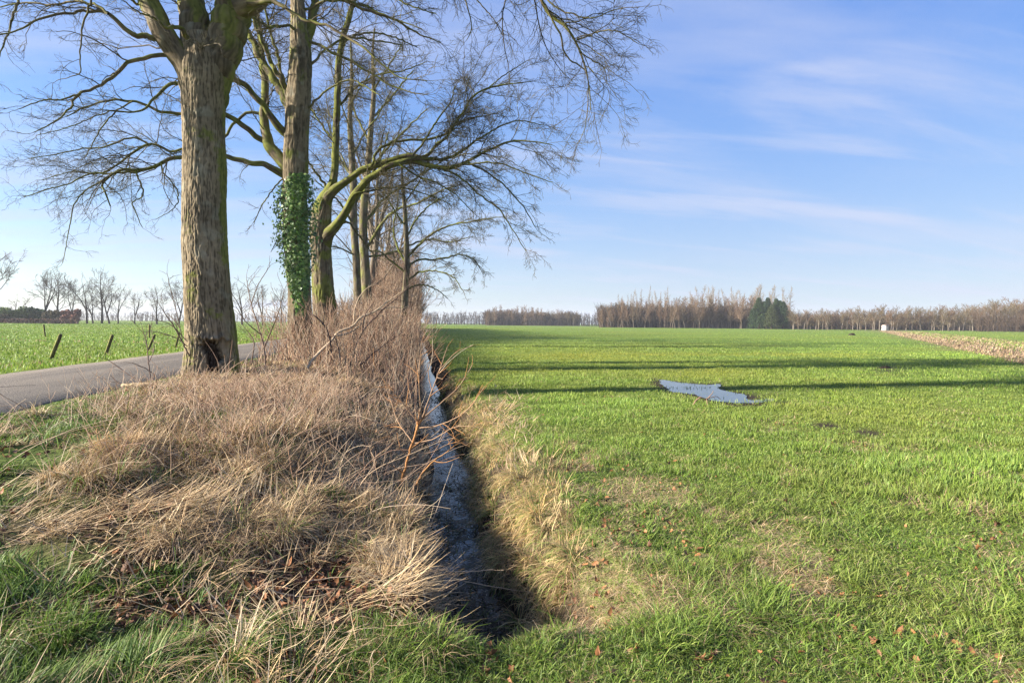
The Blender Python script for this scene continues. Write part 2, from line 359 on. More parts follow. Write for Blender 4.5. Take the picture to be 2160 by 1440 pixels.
# ditch water, puddle
yw = np.concatenate([np.arange(2.4, 30, .5), np.arange(30, 260, 6)]); V = np.concatenate([np.stack([yw * 0 - .25, yw, yw * 0 - .60], -1), np.stack([yw * 0 + 1.25, yw, yw * 0 - .60], -1)])
n_ = len(yw); i = np.arange(n_ - 1)
tag(obj('ditch_water', mesh('ditch_water', V, [np.stack([i, i + n_, i + n_ + 1, i + 1], -1)], M_ditch)), 'water standing in the narrow ditch', None, None, 'structure')
pz = float(gz(pud_c[0], pud_c[1]))
def smooth_poly(p, n=4):
    for _ in range(2):
        q = np.roll(p, -1, 0); p = np.stack([.75 * p + .25 * q, .25 * p + .75 * q], 1).reshape(-1, 2)
    return p
pp = smooth_poly(pud_w); pp = pp + np.random.default_rng(4).normal(0, .02, pp.shape)
V = np.concatenate([np.c_[pp, gz(pp[:, 0], pp[:, 1]) + .012]])
me = mesh('puddle', V, [np.arange(len(V))[None]], M_puddle)
tag(obj('puddle', me), 'shallow sky-reflecting puddle in the field', None, None, 'structure')

# ------------------------------------------------------------------ blades
def blades(Pr, h, wd, az, lean, curl, nseg, col, tip=None, twist=None, rng=None):
    """ribbons: lean and curl in radians, bending towards azimuth az"""
    n = len(Pr); d = np.stack([np.cos(az), np.sin(az)], -1)
    tw = az + np.pi / 2 if twist is None else twist
    wv = np.stack([np.cos(tw), np.sin(tw), np.zeros(n)], -1)
    rows = []; p = Pr.copy(); st = h / nseg
    for k in range(nseg + 1):
        t = k / nseg; ww = wd * (1 - t ** 2 * .92) * .5
        rows.append(np.stack([p - wv * ww[:, None], p + wv * ww[:, None]], 1))
        a = lean + curl * (t + .5 / nseg); s, c_ = np.sin(a), np.cos(a)
        p = p + np.stack([d[:, 0] * s, d[:, 1] * s, c_], -1) * st[:, None]
    V = np.stack(rows, 1)                                  # n, nseg+1, 2, 3
    base = np.arange(n)[:, None] * (2 * (nseg + 1)) + np.arange(nseg)[None] * 2
    Fa = np.stack([base, base + 1, base + 3, base + 2], -1).reshape(-1, 4)
    C = np.repeat(col[:, None], nseg + 1, 1)
    if tip is not None:
        tt = np.linspace(0, 1, nseg + 1)[None, :, None] ** 2 * .6; C = C * (1 - tt) + tip[:, None] * tt
    C = np.repeat(C[:, :, None], 2, 2)
    return V.reshape(-1, 3), Fa, C.reshape(-1, 3)
rng = np.random.default_rng(7)
def polar(n, dmin, dmax, a0, a1, p=1.0):
    """roots spread evenly over the picture: log-uniform in distance, uniform in heading (radians from +Y)"""
    u = rng.random(n); d = dmin * (dmax / dmin) ** (u ** p); a = a0 + (a1 - a0) * rng.random(n)
    return d * np.sin(a), d * np.cos(a), d
GREENS = np.array([[.155, .235, .030], [.192, .262, .042], [.118, .196, .028], [.240, .290, .070], [.150, .222, .058]])
STRAWS = np.array([[.53, .39, .215], [.45, .32, .18], [.60, .47, .29], [.34, .235, .145], [.50, .34, .175]])
REDS = np.array([[.20, .095, .045], [.14, .065, .034], [.25, .135, .07], [.08, .038, .022], [.22, .095, .038]])

def field_grass():
    g = Geo()
    for (n, d0, d1, nseg) in ((220000, 1.6, 7, 3), (330000, 7, 40, 2), (120000, 40, 260, 1)):
        x, y, d = polar(n, d0, d1, rad(-14), rad(60), 1.0 if d0 > 5 else .85)
        if d0 >= 40: x, y, d = polar(n, d0, d1, rad(-12), rad(56), 1.4)
        keep = (x > .93 + .1 * rng.random(n)) | (y < 2.8) & (x > -.35 - .25 * rng.random(n))
        ring = inpoly(pud_c[0] + (x - pud_c[0]) / 1.22, pud_c[1] + (y - pud_c[1]) / 1.22, pud_w); keep &= ~ring | (rng.random(n) < .22 + .5 * (fbm(x * 3.1, y * 3.1, 2, 2) > .52))
        keep &= ~inpoly(x, y, pud_w) | ((fbm(x * 2.6, y * 1.8, 3, 4) > .515) & (rng.random(n) < .75)) | (rng.random(n) < .04)
        mgd = margin_d(x, y); keep &= (mgd < rng.random(n) * .8) | (mgd > 8.5)
        x, y, d = x[keep], y[keep], d[keep]; n = len(x)
        z = gz(x, y); P = np.stack([x, y, z], -1); px, py, _ = project(P)
        mud = np.clip(gauss(px, py, MUD) * 1.1, 0, 1); kp = rng.random(n) > mud * .92
        x, y, d, P, px, py = x[kp], y[kp], d[kp], P[kp], px[kp], py[kp]; n = len(x)
        clump = fbm(x * 2.2, y * 2.2, 3, 2); big = fbm(x * .22, y * .22, 3, 5)
        dry = gauss(px, py, DRY_R) * 1.3 * sst(.36, .62, fbm(x * 2.9 + 11, y * 2.9, 3, 4)) + .03 + .18 * sst(8, 3, d) + .75 * sst(.52, .66, fbm(x * 1.3 + 4, y * 1.3, 3, 6)) * sst(9, 4, d) + .55 * sst(.60, .72, fbm(x * 2.6 + 60, y * 2.6, 3, 5)) * sst(30, 8, d) + .5 * sst(1.35, .95, x) * (y > 2.9)
        isdry = rng.random(n) < np.clip(dry, 0, .88)
        yel = np.clip(.8 * gauss(px, py, YEL) + .7 * sst(.5, .75, fbm(x * .09, y * .22, 3, 3)) * (d > 9) - .1, 0, 1)
        col = GREENS[rng.integers(0, 5, n)] * (.75 + .5 * rng.random(n))[:, None] * (.62 + .5 * clump + .3 * sst(.3, .7, fbm(x * .11 + 3, y * .28, 3, 7)))[:, None]
        ycol = np.array([.26, .25, .035]) * (.8 + .4 * rng.random(n))[:, None]
        mixy = (yel * (.5 + .5 * rng.random(n)))[:, None]; oliv = (sst(.48, .66, fbm(x * .7 + 21, y * .9, 3, 6)) * .45 * rng.random(n))[:, None]; col = col * (1 - oliv) + np.array([.20, .19, .05]) * oliv
        col = col * (1 - mixy) + ycol * mixy
        scol = STRAWS[rng.integers(0, 5, n)] * (.6 + .6 * rng.random(n))[:, None]
        col = np.where(isdry[:, None], scol, col)
        h = (.035 + .11 * sst(.3, .72, clump) + .03 * rng.random(n)) * np.interp(d, [3, 6, 12], [.95, .58, .48]) * (1 + .5 * (rng.random(n) < .08)) * (.8 + .5 * big)
        h = np.where(mixy[:, 0] > .3, h * .8, h)
        h = np.where(d < 6, h * .85, h)
        lean = np.abs(rng.normal(.15, .30, n)) + .45 * (d < 6) * rng.random(n); curl = np.abs(rng.normal(.6, .55, n)) + .5 * (d < 6)
        lean = np.where(isdry, rng.uniform(.7, 1.5, n), lean); h = np.where(isdry, h * 1.25, h)
        az = rng.random(n) * 6.283 + 0
        wd = (.0028 + .00075 * d) * (.7 + .6 * rng.random(n)); wd = np.where(isdry, wd * .65, wd)
        V, Fa, C = blades(P, h, wd, az, lean, curl, nseg, col, np.minimum(col * 1.2 + .01, 1), az + rng.normal(1.57, .8, n))
        g.add(V, [Fa], C)
    tag(obj('field_grass', g.mesh('field_grass', M_grass)), 'short bright green grass covering the wide field', 'grass', None, 'stuff')
field_grass()

def pasture():
    g = Geo()
    x, y, d = polar(120000, 8, 320, rad(-62), rad(-6), 1.1)
    keep = (x < ROAD_F - .03); x, y, d = x[keep], y[keep], d[keep]; n = len(x)
    z = gz(x, y); P = np.stack([x, y, z], -1)
    tuft = np.exp(-((x + 10.3 + .3 * (fbm(y * .6, y * 0, 2, 1) - .5)) / .33) ** 2)
    tuft2 = np.exp(-((y + x * .22 - 33 - 2 * (fbm(x * .2, x * 0, 2, 6) - .5)) / .8) ** 2) * .8
    isdry = rng.random(n) < .02 + .5 * tuft + .45 * tuft2
    col = GREENS[rng.integers(0, 5, n)] * (.8 + .5 * rng.random(n))[:, None] * (.8 + .45 * fbm(x * .4, y * .4, 3, 2))[:, None] * np.array([1.05, 1.08, .9])
    col = np.where(isdry[:, None], STRAWS[rng.integers(0, 5, n)] * .8, col)
    h = (.05 + .07 * rng.random(n)) * (1 + .8 * tuft + .8 * tuft2)
    V, Fa, C = blades(P, h, (.003 + .0012 * d), rng.random(n) * 6.28, np.abs(rng.normal(.2, .3, n)), np.abs(rng.normal(.4, .4, n)), 2, col)
    g.add(V, [Fa], C)
    tag(obj('pasture_grass', g.mesh('pasture_grass', M_grass)), 'green pasture grass beyond the road', 'grass', None, 'stuff')
pasture()

def bank_green():
    g = Geo()
    for n, d0, d1, ns in ((260000, 1.7, 9, 3), (60000, 9, 30, 2)):
        x, y, d = polar(n, d0, d1, rad(-66), rad(10), .9)
        keep = (x < -.1) & (x > ROAD_N + .05 - .12 * rng.random(n)) | (x >= -.1) & (x < .3) & (y < 2.8)
        x, y, d = x[keep], y[keep], d[keep]; n = len(x)
        P = np.stack([x, y, gz(x, y)], -1); px, py, _ = project(P)
        cl = fbm(x * 2.4, y * 2.4, 3, 3); cl2 = fbm(x * 1.9 + 50, y * 2.3, 3, 6)
        edge = np.exp(-(np.maximum(x - ROAD_N, 0) / .95) ** 2)
        bias = .27 * np.clip(gauss(px, py, GREENZ), 0, 1) - .07 + .30 * edge - .24 * np.clip(gauss(px, py, LEAFZ), 0, 1) - .05 * np.clip(gauss(px, py, DEADZ), 0, 1) + .16 * (py > 1395) + .22 * (x > -.3) * (y < 2.9)
        bias = np.where(y > 9, edge * .4 - .12, bias)
        kp = rng.random(n) < np.clip(sst(.45, .55, cl2 + bias), .02, 1)
        x, y, d, P, cl, px, py, edge = x[kp], y[kp], d[kp], P[kp], cl[kp], px[kp], py[kp], edge[kp]; n = len(x)
        col = GREENS[rng.integers(0, 5, n)] * np.array([.85, .9, 1.1]) * (.65 + .6 * rng.random(n))[:, None]
        isdry = rng.random(n) < .22 + .35 * sst(.5, .62, fbm(x * 3.3, y * 3.3, 2, 7))
        col = np.where(isdry[:, None], STRAWS[rng.integers(0, 5, n)] * (.5 + .5 * rng.random(n))[:, None], col)
        lush = sst(.5, .75, cl)
        h = (.04 + .075 * lush + .05 * rng.random(n)) * (1 + .20 * (py > 1180)) * np.where(edge > .4, .65, 1)
        caz = fbm(x * 1.5, y * 1.5, 2, 5) * 12
        az = np.where(rng.random(n) < .6, caz, rng.random(n) * 6.28)
        lean = np.abs(rng.normal(.35, .3, n)); curl = np.abs(rng.normal(1.0, .5, n))
        lean = np.where(isdry, lean + .6, lean)
        V, Fa, C = blades(P, h, (.004 + .0008 * d) * (.7 + .6 * rng.random(n)), az, lean, curl, ns, col, None, az + rng.normal(1.57, .6, n))
        g.add(V, [Fa], C)
    tag(obj('verge_grass', g.mesh('verge_grass', M_grass)), 'green grass tufts on the verge and bank foot', 'grass', None, 'stuff')
bank_green()

def dead_grass():
    g = Geo()
    # tussocks of long bent straw on the left bank and along the ditch edges
    n = 7000
    x, y, d = polar(n, 2.2, 17, rad(-62), rad(16), 1.0)
    P = np.stack([x, y, gz(x, y)], -1); px, py, _ = project(P)
    lf = (x < .12) & (x > ROAD_N + .35)
    pr = np.where(lf, np.clip(gauss(px, py, DEADZ) - .75 * gauss(px, py, GREENZ) - 1.2 * gauss(px, py, LEAFZ), 0, 1) + .02, 0)
    pr = np.where(lf & (y > 8), np.maximum(pr, .6), pr); pr = np.where(lf & (y < 8), np.clip(pr * 1.6, 0, 1) * sst(.44, .54, fbm(x * 2.1 + 30, y * 2.1, 3, 1) + .10 * (y > 5.5)), pr)
    rf = (x > .64) & (x < 1.40) & (y > 2.9)
    pr = np.where(rf, .75 * sst(1.5, 1.0, x) + .25 * np.clip(gauss(px, py, DRY_R), 0, 1), pr)
    rf2 = (x >= 1.40) & (x < 3.5); pr = np.where(rf2, .45 * np.clip(gauss(px, py, DRY_R) - .25, 0, 1), pr)
    pr = np.where(lf & (y < 11), pr * (1 - .55 * np.clip(gauss(px, py, STEMZ), 0, 1)), pr)
    kp = rng.random(n) < pr * .80
    x, y, d = x[kp], y[kp], d[kp]; nt_ = len(x); lf = x < .5
    e = .12
    gx = (gz(x + e, y) - gz(x - e, y)) / (2 * e); gy = (gz(x, y + e) - gz(x, y - e)) / (2 * e)
    nb = 80
    T = np.repeat(np.arange(nt_), nb); n = len(T)
    sp = np.where(lf, .075, .06)[T] * np.clip(d[T] / 6, .7, 1.5)
    ang = rng.random(n) * 6.283; rr = sp * np.sqrt(rng.random(n))
    bx, by = x[T] + rr * np.cos(ang), y[T] + rr * np.sin(ang)
    P = np.stack([bx, by, gz(bx, by) - .01], -1)
    fall = np.arctan2(-gy, -gx) + rng.normal(0, .7, nt_)
    flat = np.hypot(gx, gy) < .12
    fall = np.where(flat, -1.5 + rng.normal(0, 1.3, nt_), fall)
    fall = np.where(~lf & (x < 1.35), np.pi + rng.normal(0, .6, nt_), fall)
    az = np.where(rng.random(n) < .45, fall[T] + rng.normal(0, .6, n), ang + rng.normal(0, .4, n))
    hm = rng.uniform(.16, .37, nt_) * np.where(lf, 1, .75) * np.where(lf & (x > -.7), .6, 1)
    hm = hm * np.where(lf & (y > 7), np.interp(y, [7, 10], [1, .55]), 1)
    hb = hm[T] * rng.uniform(.55, 1.2, n)
    lean = np.abs(rng.normal(.40, .25, n)) + np.where(lf, .0, .25)[T]; curl = rng.uniform(1.2, 2.9, n)
    up = rng.random(n) < .08; curl = np.where(up, .4, curl); lean = np.where(up, .25, lean)
    tcol = STRAWS[rng.integers(0, 5, nt_)] * rng.uniform(.75, 1.25, nt_)[:, None]
    tcol = np.where((rng.random(nt_) < .25)[:, None], np.array([.37, .265, .155]), tcol)
    tcol = np.where((~lf)[:, None], tcol * np.array([1.02, 1.0, .82]), tcol)
    col = tcol[T] * rng.uniform(.55, 1.35, n)[:, None]
    gr = rng.random(n) < (.05 + .25 * (rng.random(nt_) < .15) + .16 * ~lf)[T]; col = np.where(gr[:, None], GREENS[rng.integers(0, 5, n)] * .9, col)
    V, Fa, C = blades(P, hb, (.0022 + .0007 * d[T]) * rng.uniform(.6, 1.5, n), az, lean, curl, 5, col, None, az + rng.normal(1.57, .5, n))
    g.add(V, [Fa], C)
    # crumpled, matted straw lying nearly flat
    n = 80000
    x, y, d = polar(n, 1.9, 14, rad(-64), rad(12), .95)
    P = np.stack([x, y, gz(x, y) + .01], -1); px, py, _ = project(P)
    lf = (x < .15) & (x > ROAD_N + .3)
    patch = sst(.42, .60, fbm(x * 1.9 + 7, y * 1.9, 3, 5))
    pr = np.where(lf, np.clip((gauss(px, py, DEADZ) - .4 * gauss(px, py, GREENZ)) * (.2 + .8 * patch), 0, 1) * (1 - .8 * np.clip(gauss(px, py, LEAFZ), 0, 1)) + .15 * patch, .7 * np.clip(gauss(px, py, DRY_R), 0, 1) * (x > .85))
    kp = rng.random(n) < pr
    x, y, d, P = x[kp], y[kp], d[kp], P[kp]; n = len(x)
    caz = fbm(x * 1.1, y * 1.1, 2, 4) * 14
    az = np.where(rng.random(n) < .55, caz, rng.random(n) * 6.28)
    P[:, 2] += rng.uniform(0, .06, n)
    col = STRAWS[rng.integers(0, 5, n)] * rng.uniform(.5, 1.3, n)[:, None]
    V, Fa, C = blades(P, rng.uniform(.10, .32, n), (.0028 + .0009 * d), az, rng.uniform(1.0, 1.5, n), rng.normal(.15, .4, n), 3, col, None, az + rng.normal(1.57, .5, n))
    g.add(V, [Fa], C)
    tag(obj('dead_grass', g.mesh('dead_grass', M_dead)), 'straw coloured dead grass matted over the ditch banks', 'dead grass', None, 'stuff')
dead_grass()

def margin_grass():
    g = Geo()
    n = 60000; u = rng.random(n); L = np.linalg.norm(MB_ - MA); s = -12 * (1 - u) + u * 0 + (L * 1.15) * (u ** 2.2); t = rng.random(n) * 9
    x = MA[0] + md[0] * s + mn[0] * t; y = MA[1] + md[1] * s + mn[1] * t; d = np.hypot(x, y)
    gap = sst(.45, .6, fbm(s * .12, t * .4, 3, 2)); kp = rng.random(n) < .35 + .65 * (1 - gap) + .4 * np.exp(-((t - .8) / 1.0) ** 2)
    x, y, d, t = x[kp], y[kp], d[kp], t[kp]; n = len(x)
    P = np.stack([x, y, gz(x, y)], -1)
    col = STRAWS[rng.integers(0, 5, n)] * rng.uniform(.55, 1.0, n)[:, None] * np.array([.82, .80, .86])
    gr = rng.random(n) < np.clip(.06 + .40 * sst(2, 5, t), 0, .45); col = np.where(gr[:, None], GREENS[rng.integers(0, 5, n)] * 1.1, col)
    V, Fa, C = blades(P, rng.uniform(.06, .22, n), .003 + .0009 * d, rng.random(n) * 6.28, np.abs(rng.normal(.5, .4, n)), rng.uniform(.2, 1.4, n), 3, col)
    g.add(V, [Fa], C)
    tag(obj('field_margin', g.mesh('field_margin', M_dead)), 'brown strip of dead grass along the edge of the field', 'dead grass', None, 'stuff')
margin_grass()

def leaf_litter():
    n = 34000
    x, y, d = polar(n, 1.8, 12, rad(-64), rad(52), .85)
    P = np.stack([x, y, gz(x, y)], -1); px, py, _ = project(P)
    lf = (x < .2) & (x > ROAD_N + .1)
    pr = np.where(lf, .34 + .25 * np.clip(gauss(px, py, STEMZ), 0, 1) + gauss(px, py, LEAFZ) * 1.3 - .15 * gauss(px, py, GREENZ), .014 + .22 * gauss(px, py, DRY_R) + .05 * sst(5, 3, d))
    pr = np.where((x > .0) & (x < .95) & (y > 2.9), 0, pr)
    pr = np.where((x <= ROAD_N + .1), 0, pr * np.where(x < ROAD_N + 1, .35, 1))
    pr = pr * (.25 + 1.3 * sst(.46, .60, fbm(x * 2.6 + 90, y * 2.6, 3, 2)))
    kp = rng.random(n) < pr; x, y, d = x[kp], y[kp], d[kp]; n = len(x)
    # lobed oak-leaf outline: midrib points + lobes, folded along the midrib
    tt = np.linspace(0, 1, 9); hw = np.array([.02, .10, .22, .16, .30, .20, .28, .16, .03])
    mid = np.stack([tt - .5, 0 * tt, 0 * tt], -1); lft = np.stack([tt - .5, hw, .12 * hw], -1); rgt = np.stack([tt - .5, -hw, .12 * hw], -1)
    Lf = np.concatenate([mid, lft, rgt]); i = np.arange(8)
    Fl = np.concatenate([np.stack([i, i + 1, i + 10, i + 9], -1), np.stack([i + 1, i, i + 18, i + 19], -1)])
    s = rng.uniform(.03, .075, n) * np.where(x > .5, .8, 1); az = rng.random(n) * 6.283
    V = Lf[None] * s[:, None, None]
    bend = rng.normal(0, 1.6, n)[:, None]; V[:, :, 2] += bend * (V[:, :, 0] ** 2) / s[:, None] + np.abs(rng.normal(0, 1.6, n))[:, None] * (V[:, :, 1] ** 2) / s[:, None]
    a, b = rng.normal(0, .45, n), rng.normal(0, .45, n)
    X_, Y_, Z_ = V[..., 0], V[..., 1], V[..., 2]
    Y2 = Y_ * np.cos(a)[:, None] - Z_ * np.sin(a)[:, None]; Z2 = Y_ * np.sin(a)[:, None] + Z_ * np.cos(a)[:, None]
    X2 = X_ * np.cos(b)[:, None] + Z2 * np.sin(b)[:, None]; Z3 = -X_ * np.sin(b)[:, None] + Z2 * np.cos(b)[:, None]
    X3 = X2 * np.cos(az)[:, None] - Y2 * np.sin(az)[:, None]; Y3 = X2 * np.sin(az)[:, None] + Y2 * np.cos(az)[:, None]
    zz_ = gz(x, y) + rng.uniform(.008, .035, n)
    V = np.stack([X3 + x[:, None], Y3 + y[:, None], Z3 + zz_[:, None]], -1)
    Fa = (Fl[None] + (np.arange(n) * 27)[:, None, None]).reshape(-1, 4)
    col = REDS[rng.integers(0, 5, n)] * rng.uniform(.6, 1.3, n)[:, None]
    lt = (x > 1) & (rng.random(n) < .6); col = np.where(lt[:, None], np.array([.26, .12, .05]) * rng.uniform(.6, 1.2, n)[:, None], col)
    g = Geo(); g.add(V.reshape(-1, 3), [Fa], np.repeat(col, 27, 0))
    tag(obj('leaf_litter', g.mesh('leaf_litter', M_leaf)), 'fallen brown oak leaves scattered in the grass', 'fallen leaves', None, 'stuff')
leaf_litter()

def ditch_debris():
    n = 11000; y = 2.9 + 15 * rng.random(n) ** 1.8; x = rng.uniform(.12, .92, n); d = np.hypot(x, y)
    kp = rng.random(n) < np.where(fbm(x * 3, y * 1.2, 3, 1) > .5, .95, .2) * np.where(y > 7.5, .5, 1); x, y, d = x[kp], y[kp], d[kp]; n = len(x)
    P = np.stack([x, y, np.full(n, -.592)], -1)
    pal = np.array([[.05, .04, .025], [.09, .075, .04], [.04, .06, .016], [.10, .085, .05], [.025, .02, .015]])
    col = pal[rng.integers(0, 5, n)] * rng.uniform(.7, 1.3, n)[:, None]
    g = Geo(); V, Fa, C = blades(P, rng.uniform(.03, .14, n), .004 + .0012 * d, rng.random(n) * 6.28, rng.uniform(1.2, 1.55, n), rng.normal(0, .12, n), 2, col, None)
    V[:, 2] = np.maximum(V[:, 2], -.596); g.add(V, [Fa], C)
    n = 260; y = 4 + 6 * rng.random(n) ** 1.3; x = rng.uniform(.25, .8, n); gcl = (fbm(x * 4, y * 2, 2, 6) > .5); x, y = x[gcl], y[gcl]; n = len(x)
    V, Fa, C = blades(np.stack([x, y, np.full(n, -.61)], -1), rng.uniform(.05, .12, n), np.full(n, .007), rng.random(n) * 6.28, np.abs(rng.normal(.3, .3, n)), rng.uniform(.3, 1, n), 3, GREENS[rng.integers(0, 5, n)] * .7)
    g.add(V, [Fa], C)
    tag(obj('floating_debris', g.mesh('floating_debris', M_dead)), 'dark plant scraps floating on the ditch water', 'debris', None, 'stuff')
ditch_debris()

# ------------------------------------------------------------------ branch machinery
def resample(pts, K):
    """Catmull-Rom through rows of any width"""
    pts = np.asarray(pts, float); n = len(pts)
    if n == 2: t = np.linspace(0, 1, K)[:, None]; return pts[0] * (1 - t) + pts[1] * t
    ext = np.concatenate([[2 * pts[0] - pts[1]], pts, [2 * pts[-1] - pts[-2]]])
    seg = np.linalg.norm(np.diff(pts[:, :3], axis=0), axis=1); s = np.concatenate([[0], np.cumsum(seg)])
    q = np.linspace(0, s[-1], K); i = np.clip(np.searchsorted(s, q, 'right') - 1, 0, n - 2)
    t = ((q - s[i]) / np.maximum(seg[i], 1e-9))[:, None]
    p0, p1, p2, p3 = ext[i], ext[i + 1], ext[i + 2], ext[i + 3]
    return .5 * (2 * p1 + (p2 - p0) * t + (2 * p0 - 5 * p1 + 4 * p2 - p3) * t ** 2 + (3 * p1 - p0 - 3 * p2 + p3) * t ** 3)
def frames(Pt):
    T = nrm(np.gradient(Pt, axis=1))
    m = nrm(Pt[:, -1] - Pt[:, 0]); ref = np.where((np.abs(m[:, 2:3]) > .8), np.array([1., 0, 0]), np.array([0, 0, 1.]))
    U = nrm(np.cross(T, ref[:, None])); V = np.cross(T, U)
    return T, U, V
def tubes(g, Pt, r, sides, col):
    """Pt n,K,3; r n,K; col n,3 or n,K,3"""
    n, K, _ = Pt.shape
    if not n: return
    T, U, V = frames(Pt); a = np.arange(sides) / sides * 2 * np.pi
    ring = Pt[:, :, None] + r[:, :, None, None] * (U[:, :, None] * np.cos(a)[None, None, :, None] + V[:, :, None] * np.sin(a)[None, None, :, None])
    b = (np.arange(n) * K * sides)[:, None, None] + (np.arange(K - 1) * sides)[None, :, None] + np.arange(sides)[None, None]
    b2 = (np.arange(n) * K * sides)[:, None, None] + (np.arange(K - 1) * sides)[None, :, None] + ((np.arange(sides) + 1) % sides)[None, None]
    Fa = np.stack([b, b2, b2 + sides, b + sides], -1).reshape(-1, 4)
    if col.ndim == 2: col = np.repeat(col[:, None], K, 1)
    C = np.repeat(col[:, :, None], sides, 2).reshape(-1, 3)
    g.add(ring.reshape(-1, 3), [Fa], C)
def grow(start, d, L, K, wig, trop, rg, kink=0.0):
    n = len(start); P = np.empty((n, K, 3)); P[:, 0] = start; d = nrm(d); st = (L / (K - 1))[:, None]
    for k in range(1, K):
        d = nrm(d + rg.normal(0, wig, (n, 3)) + trop)
        P[:, k] = P[:, k - 1] + d * st
    return P
def kids(Pt, r, rg, spacing, tmin, lmul, lmin, lmax, ang, trop, wig, K, rmul, rmax, rmin, flat=0.0, tip=True, lrad=1e9):
    """side shoots on every polyline; returns points, radii"""
    n, Kp, _ = Pt.shape
    L = np.linalg.norm(np.diff(Pt, axis=1), axis=2).sum(1)
    cnt = np.maximum(1, np.floor(L * (1 - tmin) / spacing + rg.random(n))).astype(int)
    I = np.repeat(np.arange(n), cnt); m = len(I)
    t = tmin + (1 - tmin) * rg.random(m) ** .85
    if tip:
        first = np.concatenate([[0], np.cumsum(cnt)[:-1]]); t[first] = 1.0
    f = t * (Kp - 1); i0 = np.minimum(f.astype(int), Kp - 2); fr = (f - i0)[:, None]
    s = Pt[I, i0] * (1 - fr) + Pt[I, i0 + 1] * fr; T = nrm(Pt[I, i0 + 1] - Pt[I, i0])
    rp = r[I, i0] * (1 - fr[:, 0]) + r[I, i0 + 1] * fr[:, 0]
    rv = nrm(np.cross(T, nrm(rg.normal(size=(m, 3))))); a = rg.normal(ang, .22, m); a[t == 1.0] *= .3
    d = T * np.cos(a)[:, None] + rv * np.sin(a)[:, None]
    d[:, 2] *= (1 - flat)
    Lc = np.clip(L[I] * lmul * (1.1 - .6 * t) * rg.uniform(.5, 1.2, m), lmin, lmax)
    Lc = np.minimum(Lc, np.maximum(rp * lrad, lmin))
    C = grow(s, d, Lc, K, wig, trop, rg)
    r0 = np.minimum(rp * rmul, rmax); rr = np.maximum(r0[:, None] * np.linspace(1, .35, K)[None], rmin)
    return C, rr
BARK_L, BARK_D = np.array([.225, .176, .112]), np.array([.050, .038, .024])
MOSSC = np.array([.105, .115, .022])
def bark_tube(g, spine, rads, rows, sides, cell, amp, moss=.3, flare=None, seed=0, side=None, tone=1.0):
    """thick limb with furrowed bark; spine/rads resampled to rows"""
    q = resample(np.c_[spine, rads], rows); P = q[:, :3]; r = np.maximum(q[:, 3], .004)
    T, U, V = (a[0] for a in frames(P[None]))
    s = np.concatenate([[0], np.cumsum(np.linalg.norm(np.diff(P, axis=0), axis=1))])
    th = np.arange(sides) / sides
    nc = max(6, int(round(2 * np.pi * r.mean() / cell)))
    TH, S = np.meshgrid(th, s); vv = vn[seed % 8]; v2 = vn[(seed + 3) % 8]
    warp = (vv(TH * 8, S * 2 + 9, 8) - .5) * .9 + (v2(TH * 16, S * 14, 16) - .5) * .7
    n1 = vv((TH * nc + warp) % nc, S * (.155 / cell) + 3 * v2(TH * nc, S * 0, nc), nc)
    n2 = v2((TH * nc * 1 + warp * 1.3 + .5) % (nc * 1), S * (.50 / cell) + 5, nc * 1)
    fur = sst(.22, .72, n1) * .62 + sst(.2, .75, n2) * .38
    lump = (v2(TH * 5, S * 1.3 + 40, 5) - .5) * .06 + (vv(TH * 3, S * .5 + 11, 3) - .5) * .07 - .02
    RR = r[:, None] * (1 + lump) + amp * (fur - .85)
    if flare is not None: RR = RR * flare(TH, S)
    a = TH * 2 * np.pi
    D = U[:, None] * np.cos(a)[..., None] + V[:, None] * np.sin(a)[..., None]
    W = P[:, None] + D * RR[..., None]
    fc = (.28 + .72 * sst(.08, .70, fur))[..., None]  # furrow darkening: partly bark pigment, partly shade painted into the grooves
    col = (BARK_D * (1 - fc) + BARK_L * fc) * tone
    col = col * (.72 + .56 * v2(TH * 6, S * 2.2 + 3, 6))[..., None]
    lich = sst(.62, .80, vv(TH * 14, S * 5 + 77, 14) * .7 + v2(TH * 28, S * 11, 28) * .3)[..., None] * .35; col = col * (1 - lich) + np.array([.30, .29, .22]) * lich * (.5 + .5 * fc)
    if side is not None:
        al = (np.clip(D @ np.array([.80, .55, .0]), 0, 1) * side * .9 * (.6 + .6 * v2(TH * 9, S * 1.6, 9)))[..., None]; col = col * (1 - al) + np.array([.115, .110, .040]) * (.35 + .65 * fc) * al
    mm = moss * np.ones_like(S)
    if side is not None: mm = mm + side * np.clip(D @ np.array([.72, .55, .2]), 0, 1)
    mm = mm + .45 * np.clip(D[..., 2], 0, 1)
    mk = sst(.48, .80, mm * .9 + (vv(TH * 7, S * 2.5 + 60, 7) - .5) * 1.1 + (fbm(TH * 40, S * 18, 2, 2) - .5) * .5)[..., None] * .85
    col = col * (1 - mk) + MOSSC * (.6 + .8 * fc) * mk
    ii = np.arange(rows * sides).reshape(rows, sides); jj = np.roll(ii, -1, 1)
    Fa = np.stack([ii[:-1], jj[:-1], jj[1:], ii[1:]], -1).reshape(-1, 4)
    g.add(W.reshape(-1, 3), [Fa], col.reshape(-1, 3))
    return P, r

